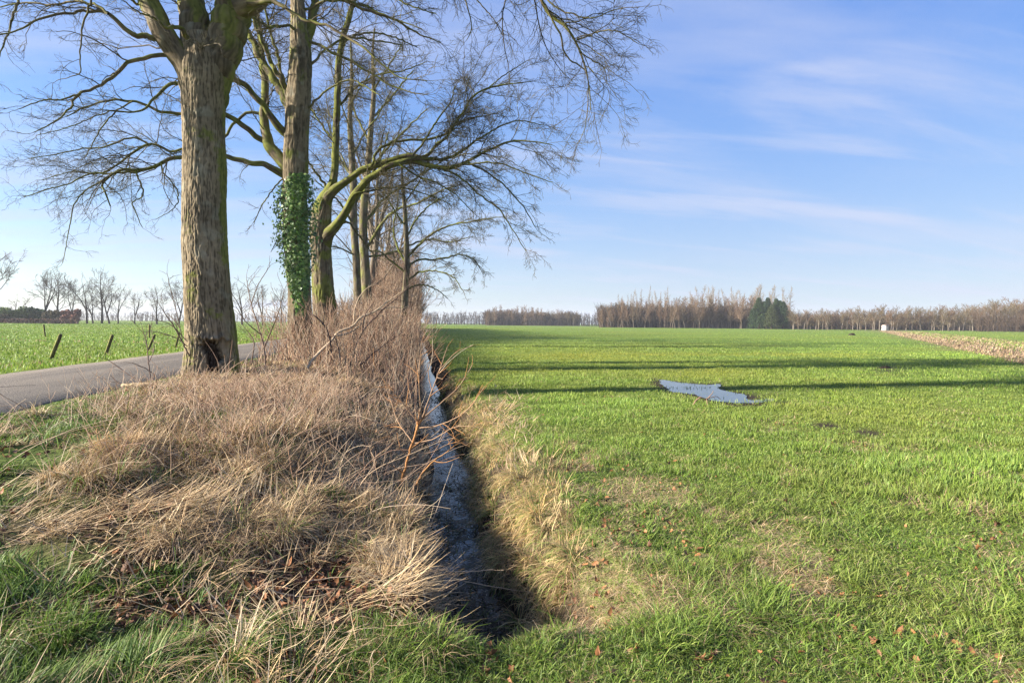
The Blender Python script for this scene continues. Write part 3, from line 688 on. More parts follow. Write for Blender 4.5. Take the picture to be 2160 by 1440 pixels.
THIN = [1.0]
def thin(r): return np.interp(r * THIN[0], [1, 5, 9, 15, 24], [.60, .62, .74, .87, 1.0])
def trace(lst, d0, dd=0.0, full=False):
    """limb traced in the photograph, laid out at its own depth; last column becomes a radius in metres"""
    a = np.asarray(lst, float); L = np.concatenate([[0], np.cumsum(np.hypot(*np.diff(a[:, :2], axis=0).T))]); L = L / L[-1]
    dep = d0 + dd * L
    return unproj(a[:, 0], a[:, 1], dep), a[:, 2] * (1 if full else thin(a[:, 2])) * dep / F
TWIG = np.array([.085, .064, .040]); TWIG_M = np.array([.095, .092, .026])
def limb_colors(r, rg, n):
    u = rg.random((n, 1)); return TWIG * (1 - u * .7) + TWIG_M * u * .7
def make_tree(name, d0, trunk, limbs, label, seed, rows=160, sides=48, cell=.05, amp=.012, group=None, rmin=.0030, dens=1.0, droop=-.03, side=None, flare=None, moss=.3, wound=None, tone=.9):
    rg = np.random.default_rng(seed)
    P, r = trace(trunk, d0, 0, True); base = P[0].copy()
    root = empty(name, base, label, 'tree', group)
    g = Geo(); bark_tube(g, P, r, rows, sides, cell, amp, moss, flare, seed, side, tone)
    if wound is None:
        obj('trunk', g.mesh('trunk', M_bark, True, base), root)
    else:
        V = np.concatenate(g.V); C = np.concatenate(g.C); Fa = np.concatenate(g.F[4])
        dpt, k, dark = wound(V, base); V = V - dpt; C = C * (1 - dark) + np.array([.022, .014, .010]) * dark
        inner = (k[Fa].mean(1) > .5)
        for nm, sel in (('trunk', ~inner), ('bark_wound', inner)):
            o = obj(nm, mesh(nm, V - base, [Fa[sel]], M_bark, C, True), root)
        o['label'] = 'dark rotten hollow under a ragged lip of bark'
    polys, rad_ = [], []
    KL = 26
    for spec in limbs:
        lst, dd = spec[0], spec[1]
        off = spec[2] if len(spec) > 2 else 0
        Pl, rl = trace(lst, d0 + off, dd)
        q = resample(np.c_[Pl, rl], KL); pl, rr = q[:, :3], np.maximum(q[:, 3], rmin * 1.5)
        wob = rg.normal(0, 1, (KL, 3)); wob[0] = 0; pl = pl + wob * np.minimum(rr * .5, .022)[:, None]
        g = Geo(); big = rr.max() > .07
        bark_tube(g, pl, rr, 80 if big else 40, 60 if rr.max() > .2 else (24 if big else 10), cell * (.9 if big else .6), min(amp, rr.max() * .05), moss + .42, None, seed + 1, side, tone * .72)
        obj('limb', g.mesh('limb', M_bark, True, base), root)
        polys.append(pl); rad_.append(rr)
    PL, RL = np.array(polys), np.array(rad_)
    g = Geo()
    tv = np.array([0, 0, droop])
    C1, r1 = kids(PL, RL, rg, .24 / dens, .18, .38, .40, 2.4, .75, tv * .6, .17, 11, .42, .018, rmin * 1.3, .25, True, 95)
    C2, r2 = kids(C1, r1, rg, .105 / dens, .10, .42, .20, .95, .74, tv, .20, 8, .55, .008, rmin, .2)
    C3, r3 = kids(C2, r2, rg, .06 / dens, .10, .50, .09, .42, .72, tv * .8, .18, 5, .7, .005, rmin * .75, .1)
    for C_, r_, s_ in ((C1, r1, 5), (C2, r2, 3), (C3, r3, 3)):
        tubes(g, C_, r_, s_, limb_colors(r_, rg, len(C_)))
    obj('crown', g.mesh('crown', M_twig, True, base), root)
    return root

# ------------------------------------------------------------------ the row of oaks
def flare1(TH, S):
    a = TH * 2 * np.pi
    k = np.exp(-S / .42)
    return 1 + k * (.26 + .22 * np.cos(a * 5 + .7) + .12 * np.cos(a * 8 + 2))
def wound1(V, base):
    """hollow at the foot of the first oak, facing the photographer: inward push, mask, darkness"""
    qx, qy, qd = project(V); front = qd < 11.5
    jag = (vn[3](qx * .16, qy * .05) - .5) * 8 + (vn[4](qx * .45, qy * 0) - .5) * 7
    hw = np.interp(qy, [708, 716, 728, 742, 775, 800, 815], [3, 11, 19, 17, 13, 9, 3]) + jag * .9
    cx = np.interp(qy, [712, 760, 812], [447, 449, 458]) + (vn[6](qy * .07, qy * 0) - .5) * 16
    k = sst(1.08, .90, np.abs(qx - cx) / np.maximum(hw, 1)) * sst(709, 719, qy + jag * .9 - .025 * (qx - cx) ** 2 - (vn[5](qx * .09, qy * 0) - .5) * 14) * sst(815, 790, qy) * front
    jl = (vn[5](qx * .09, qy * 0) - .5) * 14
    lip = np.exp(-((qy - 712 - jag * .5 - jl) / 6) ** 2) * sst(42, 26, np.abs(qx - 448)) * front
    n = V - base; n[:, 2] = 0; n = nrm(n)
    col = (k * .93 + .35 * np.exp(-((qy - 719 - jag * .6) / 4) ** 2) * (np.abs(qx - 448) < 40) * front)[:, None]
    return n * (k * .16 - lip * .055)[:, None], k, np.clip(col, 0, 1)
T1 = [(449, 835, 54), (447, 800, 51.5), (446, 750, 49.5), (445, 700, 48.5), (438, 600, 45.5), (432, 500, 44), (431, 400, 43), (431, 300, 41.5), (430, 220, 43), (431, 160, 46), (428, 120, 40), (420, 80, 32)]
T1L = [
 ([(422, 250, 20), (398, 155, 25), (368, 100, 24), (345, 62, 23), (318, 15, 22), (293, -40, 20), (262, -130, 16), (222, -240, 11), (190, -330, 6)], -.8),
 ([(428, 230, 30), (420, 120, 31), (409, 50, 29), (403, 0, 26), (399, -70, 19), (395, -130, 12)], .25), ([(400, -50, 16), (415, -150, 14), (380, -300, 10), (400, -430, 6), (370, -530, 3)], 2.2, .1), ([(401, -30, 16), (380, -130, 13), (420, -260, 10), (450, -380, 6), (440, -480, 3)], -2.4, .1),
 ([(402, -20, 15), (390, -120, 14), (350, -250, 11), (330, -380, 8), (340, -480, 4)], 4.2, .3), ([(405, -60, 14), (430, -170, 12), (470, -280, 9), (480, -400, 5)], -4.4, .3), ([(300, -50, 11), (320, -160, 9), (310, -270, 6), (330, -360, 3)], 4.0, -.8), ([(520, -70, 15), (560, -170, 12), (600, -300, 9), (620, -420, 4)], 4.0, .3), ([(535, -160, 13), (500, -260, 10), (470, -350, 7), (450, -450, 3)], -4.6, .3), ([(640, -160, 10), (700, -200, 8), (760, -300, 6), (800, -400, 3)], 3.6, -.6), ([(400, -250, 11), (330, -330, 9), (260, -420, 6), (200, -470, 3)], -3.2, 1.5), ([(640, -160, 9), (720, -180, 8), (800, -170, 6), (880, -140, 4), (950, -130, 2)], -3.6, -.6),
 ([(436, 290, 22), (447, 205, 30), (464, 130, 34), (482, 65, 36), (499, 10, 35), (516, -50, 26), (528, -110, 16)], .2), ([(518, -55, 19), (534, -150, 16), (520, -260, 12), (555, -380, 8), (560, -480, 3)], -2.8, .1), ([(516, -45, 18), (560, -140, 14), (590, -240, 10), (580, -350, 6), (600, -450, 3)], 2.0, .1),
 ([(500, 20, 24), (535, 5, 22), (580, -60, 20), (640, -160, 17), (720, -240, 14), (850, -265, 11), (990, -190, 8.5), (1095, -80, 7), (1140, -10, 6), (1158, 28, 5.2), (1190, 55, 5), (1212, 82, 4.3), (1222, 110, 3.6), (1238, 155, 3), (1244, 200, 2.3), (1246, 232, 1.8)], -1.0),
 ([(1150, 12, 4), (1168, 48, 3.6), (1184, 78, 3.3), (1190, 110, 3), (1206, 130, 2.8), (1236, 152, 2.4), (1240, 200, 2), (1236, 260, 1.6), (1222, 300, 1.2)], .5, -1.0),
 ([(1216, 84, 3), (1245, 75, 2.8), (1275, 64, 2.4), (1310, 70, 2), (1345, 92, 1.4)], -.3, -1.0),
 ([(1140, -30, 3.5), (1165, 10, 3), (1205, 30, 2.6), (1250, 38, 2.2), (1300, 20, 1.6), (1350, 15, 1.2)], -.4, -.9),
 ([(1222, 110, 2.4), (1250, 128, 2.2), (1275, 145, 1.8), (1280, 175, 1.3)], .2, -1.0),
 ([(850, -265, 5), (915, -130, 4), (965, -40, 3), (988, 20, 2.4), (995, 60, 1.8), (985, 85, 1.2)], .4, -.4),
 ([(965, -40, 2.6), (1010, 5, 2.2), (1040, 40, 1.8), (1060, 75, 1.2)], .3, -.2),
 ([(338, 80, 9), (300, 80, 8), (277, 66, 7.5), (250, 46, 7), (228, 30, 6), (190, 23, 5), (143, 28, 4.5), (100, 34, 4), (67, 50, 3.5), (43, 63, 3), (0, 74, 2.4), (-50, 85, 1.5)], -1.2, -.3),
 ([(228, 30, 4.5), (205, 12, 4.5), (160, 2, 4), (120, 10, 3.5), (60, 5, 3), (0, 15, 2)], .5, -.9),
 ([(356, 117, 7), (320, 118, 6.5), (283, 127, 6.2), (255, 145, 6), (233, 165, 5.5), (205, 182, 5), (173, 195, 4.6), (155, 212, 4), (137, 242, 3), (105, 262, 2.2), (70, 280, 1.5)], -1.0, -.2),
 ([(173, 195, 3.2), (130, 210, 2.8), (90, 212, 2.3), (40, 230, 1.5)], -.5, -.9),
 ([(192, 0, 3.6), (186, 22, 3.4), (175, 55, 3), (171, 90, 2.6), (168, 130, 2.2), (170, 153, 2), (150, 162, 1.6), (120, 170, 1.1)], .2, -1.2),
 ([(45, -40, 5), (35, 10, 4.4), (25, 45, 3.8), (12, 80, 3), (0, 118, 2.2)], -.3, -.8),
 ([(330, 40, 6), (300, 15, 5), (250, -20, 4), (180, -60, 3), (110, -40, 2)], -1.5, 0),
 ([(520, 8, 8), (560, 3, 7.5), (590, 10, 6.5), (620, 31, 5.6), (662, 48, 5), (702, 62, 4.5), (760, 95, 4), (810, 140, 3.2), (850, 165, 2.5), (900, 170, 1.6)], -.6, -.3),
 ([(600, -90, 8), (660, -40, 6.5), (720, -5, 5.5), (770, 20, 5), (830, 40, 4), (880, 70, 3), (930, 90, 1.8)], .6, .2),
 ([(395, 80, 8), (380, 60, 7), (350, 58, 5), (330, 40, 4), (300, 30, 3), (270, 10, 2)], -1.6, -.4),
]
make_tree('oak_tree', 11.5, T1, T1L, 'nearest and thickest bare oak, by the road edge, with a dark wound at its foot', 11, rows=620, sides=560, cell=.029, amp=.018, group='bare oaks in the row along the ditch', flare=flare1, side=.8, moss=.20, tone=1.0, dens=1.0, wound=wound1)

T2 = [(633, 790, 29), (633, 700, 26), (632, 620, 24), (627, 550, 24), (623, 480, 25), (622, 400, 25), (624, 350, 25.5), (625, 300, 25), (627, 250, 25), (630, 200, 25), (633, 130, 24), (632, 80, 20), (628, 20, 16), (625, -50, 11), (630, -130, 7), (635, -200, 3)]
T2L = [
 ([(620, 372, 11), (590, 363, 10.5), (560, 350, 8.8), (520, 340, 7.8), (480, 333, 7.2), (430, 331, 6.8), (385, 332, 6.6), (355, 338, 6.2), (328, 350, 5.8), (300, 359, 5.4), (262, 361, 4.8), (235, 370, 4.2), (216, 392, 3.6), (224, 415, 3), (233, 435, 2.2)], -1.5),
 ([(300, 359, 3.8), (240, 366, 3.4), (190, 366, 3), (150, 385, 2.4), (100, 400, 2), (50, 415, 1.5)], -.5, -1.0),
 ([(235, 370, 3), (190, 395, 2.6), (160, 425, 2.2), (148, 470, 1.8), (140, 515, 1.3), (132, 555, 1)], -.6, -1.2),
 ([(285, 362, 3.2), (300, 395, 2.8), (301, 415, 2.5), (280, 428, 2.2), (292, 460, 1.6), (300, 480, 1.1)], .3, -1.2),
 ([(340, 345, 2.8), (345, 365, 2.6), (370, 395, 2.4), (375, 425, 2), (360, 445, 1.4), (330, 462, 1)], .3, -1.0),
 ([(622, 355, 15), (598, 345, 15), (575, 315, 14.5), (562, 290, 13), (557, 240, 11), (557, 180, 10), (552, 110, 9), (545, 40, 7.5), (538, -60, 5)], 1.2),
 ([(568, 302, 9), (545, 292, 8.6), (520, 270, 8.2), (480, 243, 7.6), (440, 240, 6.4), (382, 240, 5.6), (340, 235, 5), (310, 222, 4.6), (280, 214, 4.2), (235, 212, 3.6), (190, 222, 3), (140, 245, 2)], -1.6, .4),
 ([(618, 288, 12), (592, 272, 11), (570, 240, 9.5), (545, 212, 8.8), (515, 180, 8.2), (482, 163, 7.6), (430, 165, 6.4), (376, 174, 6), (350, 187, 5.2), (325, 208, 4.6), (310, 225, 4), (285, 236, 3.4), (235, 234, 2.6)], -2.0),
 ([(616, 230, 13), (603, 212, 12), (588, 180, 11), (562, 142, 10), (540, 102, 9), (520, 60, 8), (508, 25, 7), (490, -40, 5)], .8),
 ([(612, 215, 9), (597, 175, 8), (572, 130, 7.2), (552, 82, 6.6), (535, 40, 6), (515, 0, 4)], -.8),
 ([(606, 205, 6), (596, 160, 5.4), (580, 100, 5), (567, 60, 4.4), (556, 10, 3.4), (548, -40, 2)], .3),
 ([(557, 243, 5.5), (530, 238, 5.2), (510, 243, 5), (493, 262, 4.8), (470, 290, 4.6), (430, 312, 4.5), (385, 316, 4.4), (355, 317, 4.4), (325, 302, 4.4), (312, 303, 4.2), (285, 319, 4), (255, 344, 3.6), (230, 358, 3.2), (195, 366, 2.6), (150, 362, 2), (90, 380, 1.4)], -1.2, .6),
 ([(312, 303, 3.4), (275, 290, 3.2), (240, 304, 3), (210, 312, 2.6), (178, 313, 2.3), (120, 325, 1.8), (60, 335, 1.2)], -.5, -.3),
 ([(280, 214, 3), (245, 235, 2.7), (215, 268, 2.3), (195, 305, 1.8), (180, 330, 1.2)], .4, -1.0),
 ([(235, 234, 2.2), (190, 250, 2), (140, 270, 1.7), (80, 285, 1.2)], -.4, -1.6),
 ([(636, 130, 15), (650, 80, 13.5), (660, 40, 12), (664, 0, 11), (672, -80, 9), (690, -180, 5)], .5),
 ([(628, 10, 11), (640, -80, 9), (680, -170, 7), (700, -260, 3)], 4.2), ([(627, -20, 10), (600, -110, 8), (560, -190, 6), (540, -280, 3)], -4.2), ([(630, -120, 8), (660, -200, 6), (720, -260, 3)], -3.6), ([(630, -120, 8), (590, -210, 6), (560, -290, 3)], 3.8), ([(672, -80, 7), (720, -120, 6), (790, -150, 4), (850, -160, 2)], -2.5),
 ([(630, 80, 5), (616, 58, 5), (590, 55, 5), (568, 58, 5), (545, 45, 4), (520, 30, 2.5)], -1.8),
 ([(645, 150, 5), (680, 110, 4.2), (730, 80, 3.6), (790, 85, 3), (850, 95, 2)], .6),
 ([(640, 80, 5), (690, 105, 4.4), (740, 130, 4), (790, 160, 3.4), (850, 190, 2.6), (900, 200, 1.6)], -.8),
 ([(648, 230, 4), (690, 190, 3.4), (740, 170, 3), (800, 200, 2)], -1.0),
 ([(640, 20, 5), (700, 0, 4.4), (760, 10, 3.8), (830, 40, 2.8), (890, 60, 1.6)], -.7),
 ([(600, 372, 3), (575, 400, 2.5), (555, 430, 2), (535, 470, 1.4)], .6, .2),
]
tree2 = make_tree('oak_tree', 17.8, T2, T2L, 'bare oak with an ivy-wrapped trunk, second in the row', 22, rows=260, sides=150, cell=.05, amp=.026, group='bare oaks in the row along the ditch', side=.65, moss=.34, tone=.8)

T3 = [(694, 775, 29), (690, 700, 26), (683, 620, 23.5), (679, 560, 22), (677, 510, 22.5), (677, 475, 23), (680, 450, 19), (686, 420, 14)]
T3L = [
 ([(676, 500, 17), (674, 455, 18), (682, 425, 16), (697, 398, 12), (705, 365, 9.5), (707, 300, 9.2), (710, 230, 8.8), (713, 150, 8.5), (722, 90, 8), (735, 40, 7.5), (745, 0, 7), (752, -80, 5), (760, -160, 3)], .8),
 ([(680, 455, 14), (692, 420, 12.5), (712, 395, 10.5), (735, 380, 9), (760, 362, 8.6), (790, 350, 8.4), (815, 342, 8), (840, 333, 7.8), (862, 327, 7.2), (885, 333, 6.8), (905, 325, 5.4), (918, 308, 4.8), (940, 290, 4.4), (958, 272, 4), (975, 235, 3.8), (1000, 205, 3.6), (1030, 186, 3), (1075, 178, 2.3), (1120, 172, 1.4)], -1.0),
 ([(680, 540, 15), (690, 505, 14), (706, 484, 12.5), (714, 466, 11), (735, 436, 9.8), (748, 410, 9.5), (765, 390, 9.2), (790, 370, 8.6), (812, 354, 8.2), (838, 344, 8), (870, 342, 7.4), (905, 348, 7), (950, 352, 6), (985, 340, 5.2), (1010, 325, 4.6), (1040, 312, 4), (1070, 300, 3.4), (1110, 298, 2.6), (1165, 305, 1.5)], -2.0),
 ([(1030, 186, 2.2), (1055, 165, 2), (1080, 148, 1.7), (1112, 128, 1.2)], -.3, -1.0),
 ([(830, 345, 6), (880, 335, 6), (930, 335, 5), (965, 325, 4.5), (1000, 300, 3.6), (1040, 275, 2.8), (1090, 255, 2.2), (1150, 265, 1.4)], 1.0, -1.2),
 ([(905, 348, 4.4), (950, 362, 3.8), (985, 385, 3.4), (1012, 412, 3), (1050, 440, 2.5), (1080, 482, 2), (1110, 530, 1.4)], -.6, -1.5),
 ([(985, 342, 3.6), (1030, 365, 3.1), (1070, 398, 2.6), (1105, 438, 2.1), (1130, 480, 1.4)], .5, -1.8),
 ([(950, 352, 3.4), (1000, 345, 3), (1055, 345, 2.6), (1110, 365, 2.1), (1165, 385, 1.4)], -.8, -1.8),
 ([(782, 352, 5), (798, 318, 4.4), (828, 299, 4.2), (880, 293, 4), (930, 288, 3.8), (960, 262, 3.2), (990, 250, 2.4), (1050, 240, 1.5)], .8, -.5),
 ([(870, 330, 4), (900, 290, 3.5), (925, 250, 3), (950, 215, 2.5), (960, 180, 2)], 1.4, -.8),
 ([(692, 398, 4.4), (672, 372, 4), (655, 350, 3.5), (640, 330, 2.5), (610, 320, 1.6)], -1.0, .2),
 ([(707, 300, 4), (680, 265, 3.4), (655, 225, 2.8), (650, 180, 2)], 1.2, .5),
 ([(710, 230, 4), (745, 190, 3.5), (790, 160, 3), (850, 150, 2.2), (900, 130, 1.4)], -.8, .6),
 ([(722, 90, 4), (770, 70, 3.4), (820, 75, 2.8), (880, 100, 1.8)], .9, .7),
 ([(745, 0, 4), (800, -20, 3.4), (860, 10, 2.8), (920, 30, 1.8)], -.9, .8),
 ([(712, 470, 4), (735, 470, 3.6), (760, 500, 2.8), (790, 540, 1.8)], .8, 0),
 ([(748, 410, 3.6), (790, 400, 3.2), (840, 395, 2.8), (900, 410, 2), (950, 430, 1.4)], 1.2, -.7),
 ([(840, 345, 3.6), (880, 370, 3), (920, 385, 2.6), (960, 410, 2), (1000, 450, 1.4)], -.6, -1.2),
]
THIN[0] = 1.5
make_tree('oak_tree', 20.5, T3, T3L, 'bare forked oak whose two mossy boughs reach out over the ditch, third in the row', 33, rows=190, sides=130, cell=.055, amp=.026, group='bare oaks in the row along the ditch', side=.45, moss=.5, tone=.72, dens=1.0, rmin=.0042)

THIN[0] = 1.0
T4 = [(757, 700, 9), (755, 640, 8.6), (752, 560, 8.2), (748, 500, 8), (745, 440, 8), (746, 400, 8), (742, 330, 7), (738, 250, 5.5), (742, 170, 4), (740, 90, 2)]
T4L = [([(748, 480, 4), (725, 440, 3.6), (700, 410, 3), (665, 380, 2)], -1.5), ([(745, 440, 4), (770, 390, 3.6), (800, 340, 3), (820, 280, 2)], 1), ([(744, 380, 3.6), (720, 330, 3), (700, 280, 2.4), (690, 220, 1.6)], 1.5), ([(742, 330, 3.6), (770, 280, 3), (800, 240, 2.4), (830, 180, 1.5)], -1), ([(750, 540, 3), (720, 525, 2.6), (690, 520, 2), (655, 535, 1.4)], -1.5), ([(740, 280, 3), (720, 220, 2.5), (705, 160, 1.8)], -1.6), ([(740, 220, 3), (770, 170, 2.4), (800, 120, 1.6)], 1.2)]
make_tree('oak_tree', 35, T4, T4L, 'slim bare tree, left of a close pair behind the forked oak', 44, rows=90, sides=24, cell=.08, amp=.012, group='bare oaks in the row along the ditch', rmin=.0065, moss=.35, tone=.55, dens=.95)
T5 = [(777, 700, 11), (775, 640, 10.5), (770, 560, 10), (766, 490, 9.4), (768, 430, 8.6), (774, 380, 7.6), (780, 300, 6.4), (788, 200, 4.8), (786, 120, 3), (790, 60, 1.6)]
T5L = [([(775, 520, 5.5), (800, 480, 4.8), (833, 445, 4.2), (883, 427, 3.4), (930, 402, 2.6), (970, 390, 1.6)], -2), ([(770, 470, 5), (810, 420, 4.4), (850, 395, 3.6), (900, 360, 2.8), (950, 330, 1.8)], 1.5), ([(770, 420, 5), (740, 370, 4), (715, 330, 3), (700, 290, 2)], 1.5), ([(776, 360, 4.6), (820, 310, 4), (860, 270, 3), (900, 230, 2)], -1.2), ([(780, 300, 4.4), (750, 240, 3.6), (735, 190, 2.6)], 2), ([(785, 250, 4), (830, 200, 3.2), (870, 150, 2.2)], 1.8), ([(772, 540, 4), (800, 540, 3.4), (840, 530, 2.6), (880, 540, 1.8)], 1.5), ([(787, 190, 3.4), (820, 140, 2.6), (850, 90, 1.6)], -1.8)]
make_tree('oak_tree', 41, T5, T5L, 'bare tree, right of a close pair behind the forked oak', 55, rows=90, sides=24, cell=.08, amp=.012, group='bare oaks in the row along the ditch', rmin=.0070, moss=.4, tone=.6, dens=.95)
T6 = [(852, 690, 8.2), (853, 640, 7.6), (856, 600, 7), (858, 550, 6.5), (857, 500, 5.6), (855, 460, 4.8), (852, 420, 4), (848, 370, 2.8), (850, 330, 1.6)]
T6L = [([(857, 545, 4.6), (880, 520, 4.2), (915, 490, 3.6), (950, 476, 3), (1000, 466, 2.3), (1055, 458, 1.4)], -2), ([(858, 568, 4), (880, 549, 3.6), (930, 546, 3), (970, 537, 2.4), (1000, 548, 1.9), (1015, 570, 1.3)], 1.5), ([(858, 592, 3.6), (890, 573, 3.2), (930, 573, 2.6), (960, 588, 2), (975, 612, 1.3)], -1.5), ([(857, 555, 4), (838, 520, 3.6), (830, 480, 3), (838, 430, 2.2), (840, 390, 1.5)], 1), ([(857, 500, 3.4), (880, 460, 3), (910, 430, 2.4), (940, 415, 1.6)], 1.8), ([(856, 480, 3.2), (830, 440, 2.8), (810, 410, 2), (795, 390, 1.4)], -1.5), ([(853, 430, 3), (880, 390, 2.4), (900, 350, 1.6)], -1), ([(857, 575, 3.6), (825, 550, 3), (800, 530, 2.2), (775, 530, 1.4)], -1), ([(858, 520, 3.4), (900, 505, 2.8), (950, 510, 2.2), (990, 500, 1.4)], -.5), ([(858, 610, 3), (885, 600, 2.6), (920, 610, 2), (945, 630, 1.2)], 1)]
make_tree('oak_tree', 36, T6, T6L, 'low bare tree spreading over the ditch, farthest right of the row', 66, rows=80, sides=20, cell=.08, amp=.012, group='bare oaks in the row along the ditch', rmin=.0065, moss=.3, tone=.5, dens=1.0)

# ------------------------------------------------------------------ ivy on the second oak
def ivy():
    rg = np.random.default_rng(77)
    ctr = [(632, 655), (632, 620), (628, 560), (624, 500), (622, 440), (625, 400), (632, 370)]
    half = [6, 12, 24, 33, 34, 30, 18]
    n = 4600; t = rg.random(n); py = 366 + t * 300
    cpy = np.array([q[1] for q in ctr][::-1], float); cpx = np.array([q[0] for q in ctr][::-1], float); hw = np.array(half[::-1], float)
    cx = np.interp(py, cpy, cpx); h = np.interp(py, cpy, hw) * (1 + .30 * rg.normal(0, 1, n))
    tx = np.interp(py, [350, 400, 480, 550, 620, 700], [624, 622, 623, 627, 632, 633]); tr = 25.5
    a = rg.uniform(-1.0, 1.0, n) * np.pi * .62                     # angle round the trunk, 0 faces the camera
    keep = rg.random(n) < np.interp(py, [372, 400, 560, 620, 657], [.6, 1, 1, .7, .4]); a, py, cx, h, tx = a[keep], py[keep], cx[keep], h[keep], tx[keep]; n = len(a)
    rr = np.clip((np.maximum(h, 8) + 0) / 25.5, .3, 1.4)
    ax = cx + np.sin(a) * np.maximum(h, 6)
    bulge = .06 + .12 * rg.random(n) * rr
    dep = 17.8 - np.cos(a) * (tr * 17.8 / F) - bulge * np.cos(a)
    inside = np.abs(ax - tx) < 24; dep = np.where(inside, np.minimum(dep, 17.8 - np.sqrt(np.clip(1 - ((ax - tx) / 26) ** 2, .02, 1)) * tr * 17.8 / F - .03 - .1 * rg.random(n)), dep)
    c0 = unproj(ax, py, dep)
    axis_c = unproj(tx, py, 17.8); nn = nrm((c0 - axis_c) * np.array([1, 1, .2]) + rg.normal(0, .15, (n, 3)) + np.array([0, 0, .10])) 
    u = nrm(np.cross(nn, [0, 0, 1.]) + rg.normal(0, .3, (n, 3))); v = np.cross(u, nn)
    out = np.array([(0, -.55), (.42, -.42), (.55, .05), (.30, .15), (0, .62), (-.30, .15), (-.55, .05), (-.42, -.42)])
    s = rg.uniform(.035, .10, n)
    V = c0[:, None] + s[:, None, None] * (u[:, None] * out[None, :, :1] + v[:, None] * out[None, :, 1:]) 
    V[:, [2, 6]] -= (nn * s[:, None] * .15)[:, None]
    Fa = (np.array([[0, 1, 2, 3, 4], [0, 4, 5, 6, 7]])[None] + (np.arange(n) * 8)[:, None, None]).reshape(-1, 5)
    col = np.array([[.085, .17, .026], [.13, .23, .04], [.045, .10, .02], [.20, .28, .08]])[rg.integers(0, 4, n)] * rg.uniform(.7, 1.3, n)[:, None]
    base = unproj(632, 690, 17.5)
    root = empty('ivy_plant', base, 'glossy dark green ivy wrapped around the trunk of the second oak', 'ivy')
    g = Geo(); g.add(V.reshape(-1, 3), [Fa], np.repeat(col, 8, 0))
    obj('foliage', g.mesh('foliage', M_ivy, False, base), root)
    g = Geo(); st = []
    for k in range(7):
        x0 = 626 + rg.uniform(-14, 14); xx = [x0 + rg.normal(0, 5) for _ in range(7)]; yy_ = np.linspace(720, 380 + rg.uniform(0, 90), 7)
        txx = np.interp(yy_, [350, 400, 480, 550, 620, 700], [624, 622, 623, 627, 632, 633]); xx = np.clip(xx, txx - 20, txx + 20)
        dp = 17.8 - np.sqrt(np.clip(1 - ((xx - txx) / 27) ** 2, .02, 1)) * 25.5 * 17.8 / F - .015
        st.append(resample(unproj(np.array(xx), yy_, dp), 30))
    st = np.array(st); tubes(g, st, np.full(st.shape[:2], .014), 5, np.tile([.10, .075, .05], (len(st), 1)))
    sp = []
    for k in range(4): sp.append(resample(unproj(np.array([598, 590, 582 - 2 * k, 577 - 2 * k]), np.array([505 + 4 * k, 502 + 4 * k, 510 + 5 * k, 520 + 4 * k]), 17.5), 30))
    tubes(g, np.array(sp), np.full((4, 30), .008), 4, np.tile([.06, .07, .03], (4, 1)))
    obj('stem', g.mesh('stem', M_twig, True, base), root)
ivy()

# ------------------------------------------------------------------ generic bare trees (shared meshes)
def bare_tree(seed, H, r0, spread, first, nl, up, rmin, dens, K1=9, col=TWIG, forks=2, colt=None):
    """whole bare tree as (trunk Geo, crown Geo) with the base at the origin"""
    rg = np.random.default_rng(seed); gt, gc = Geo(), Geo()
    lead = []
    for f in range(forks):
        a = rg.random() * 6.28; d = np.array([[math.cos(a) * .25 * f, math.sin(a) * .25 * f, 1.]])
        lead.append(grow(np.array([[0, 0, 0.]]) if f == 0 else lead[0][:, 4], d, np.array([H * (1 if f == 0 else .72)]), 16, .05, np.array([0, 0, .03]), rg)[0:1])
    rl = [np.linspace(r0, r0 * .1, 16)[None] if f == 0 else np.linspace(r0 * .65, r0 * .1, 16)[None] for f in range(forks)]
    Pl, Rl = np.concatenate(lead), np.concatenate(rl)
    tubes(gt, Pl, Rl, 7, np.tile(col if colt is None else colt, (forks, 1)))
    n = nl; t = first + (1 - first) * (np.arange(n) + rg.random(n)) / n; I = rg.integers(0, forks, n); f = np.clip(t * 15, 0, 14.99); i0 = f.astype(int); fr = (f - i0)[:, None]
    s = Pl[I, i0] * (1 - fr) + Pl[I, np.minimum(i0 + 1, 15)] * fr; a = np.arange(n) * 2.4 + rg.normal(0, .4, n)
    d = np.stack([np.cos(a), np.sin(a), np.full(n, up) + rg.normal(0, .2, n) + t * .5], -1)
    L = spread * (1.15 - .75 * ((t - first) / (1 - first))) * rg.uniform(.7, 1.2, n)
    P1 = grow(s, d, L, K1, .14, np.array([0, 0, .05]), rg); rr = np.linspace(1, .3, K1)[None] * np.clip(r0 * .32 * (1.1 - t), rmin * 1.5, None)[:, None]
    tubes(gc, P1, np.maximum(rr, rmin * 1.2), 4, np.tile(col, (n, 1)))
    C1, r1 = kids(P1, rr, rg, spread * .16 / dens, .15, .5, spread * .12, spread * .5, .7, np.array([0, 0, .03]), .16, 7, .6, 1, rmin, 0)
    C2, r2 = kids(C1, r1, rg, spread * .08 / dens, .1, .5, spread * .06, spread * .26, .7, np.array([0, 0, .02]), .16, 5, .6, 1, rmin * .8, 0)
    C3, r3 = kids(C2, r2, rg, spread * .06 / dens, .1, .6, spread * .035, spread * .13, .65, np.array([0, 0, .02]), .12, 3, .7, 1, rmin * .6, 0)
    for C_, r_ in ((C1, r1), (C2, r2), (C3, r3)): tubes(gc, C_, r_, 3, col * rg.uniform(.7, 1.3, (len(C_), 1)))
    return gt, gc
def place_tree(name, gm, loc, rot, s, label, group, parts=True):
    t, c = gm
    r = empty(name, loc, label, 'tree', group); r.rotation_euler = (0, 0, rot); r.scale = (s[0], s[0], s[1])
    obj('trunk', t, r); obj('crown', c, r)
    return r
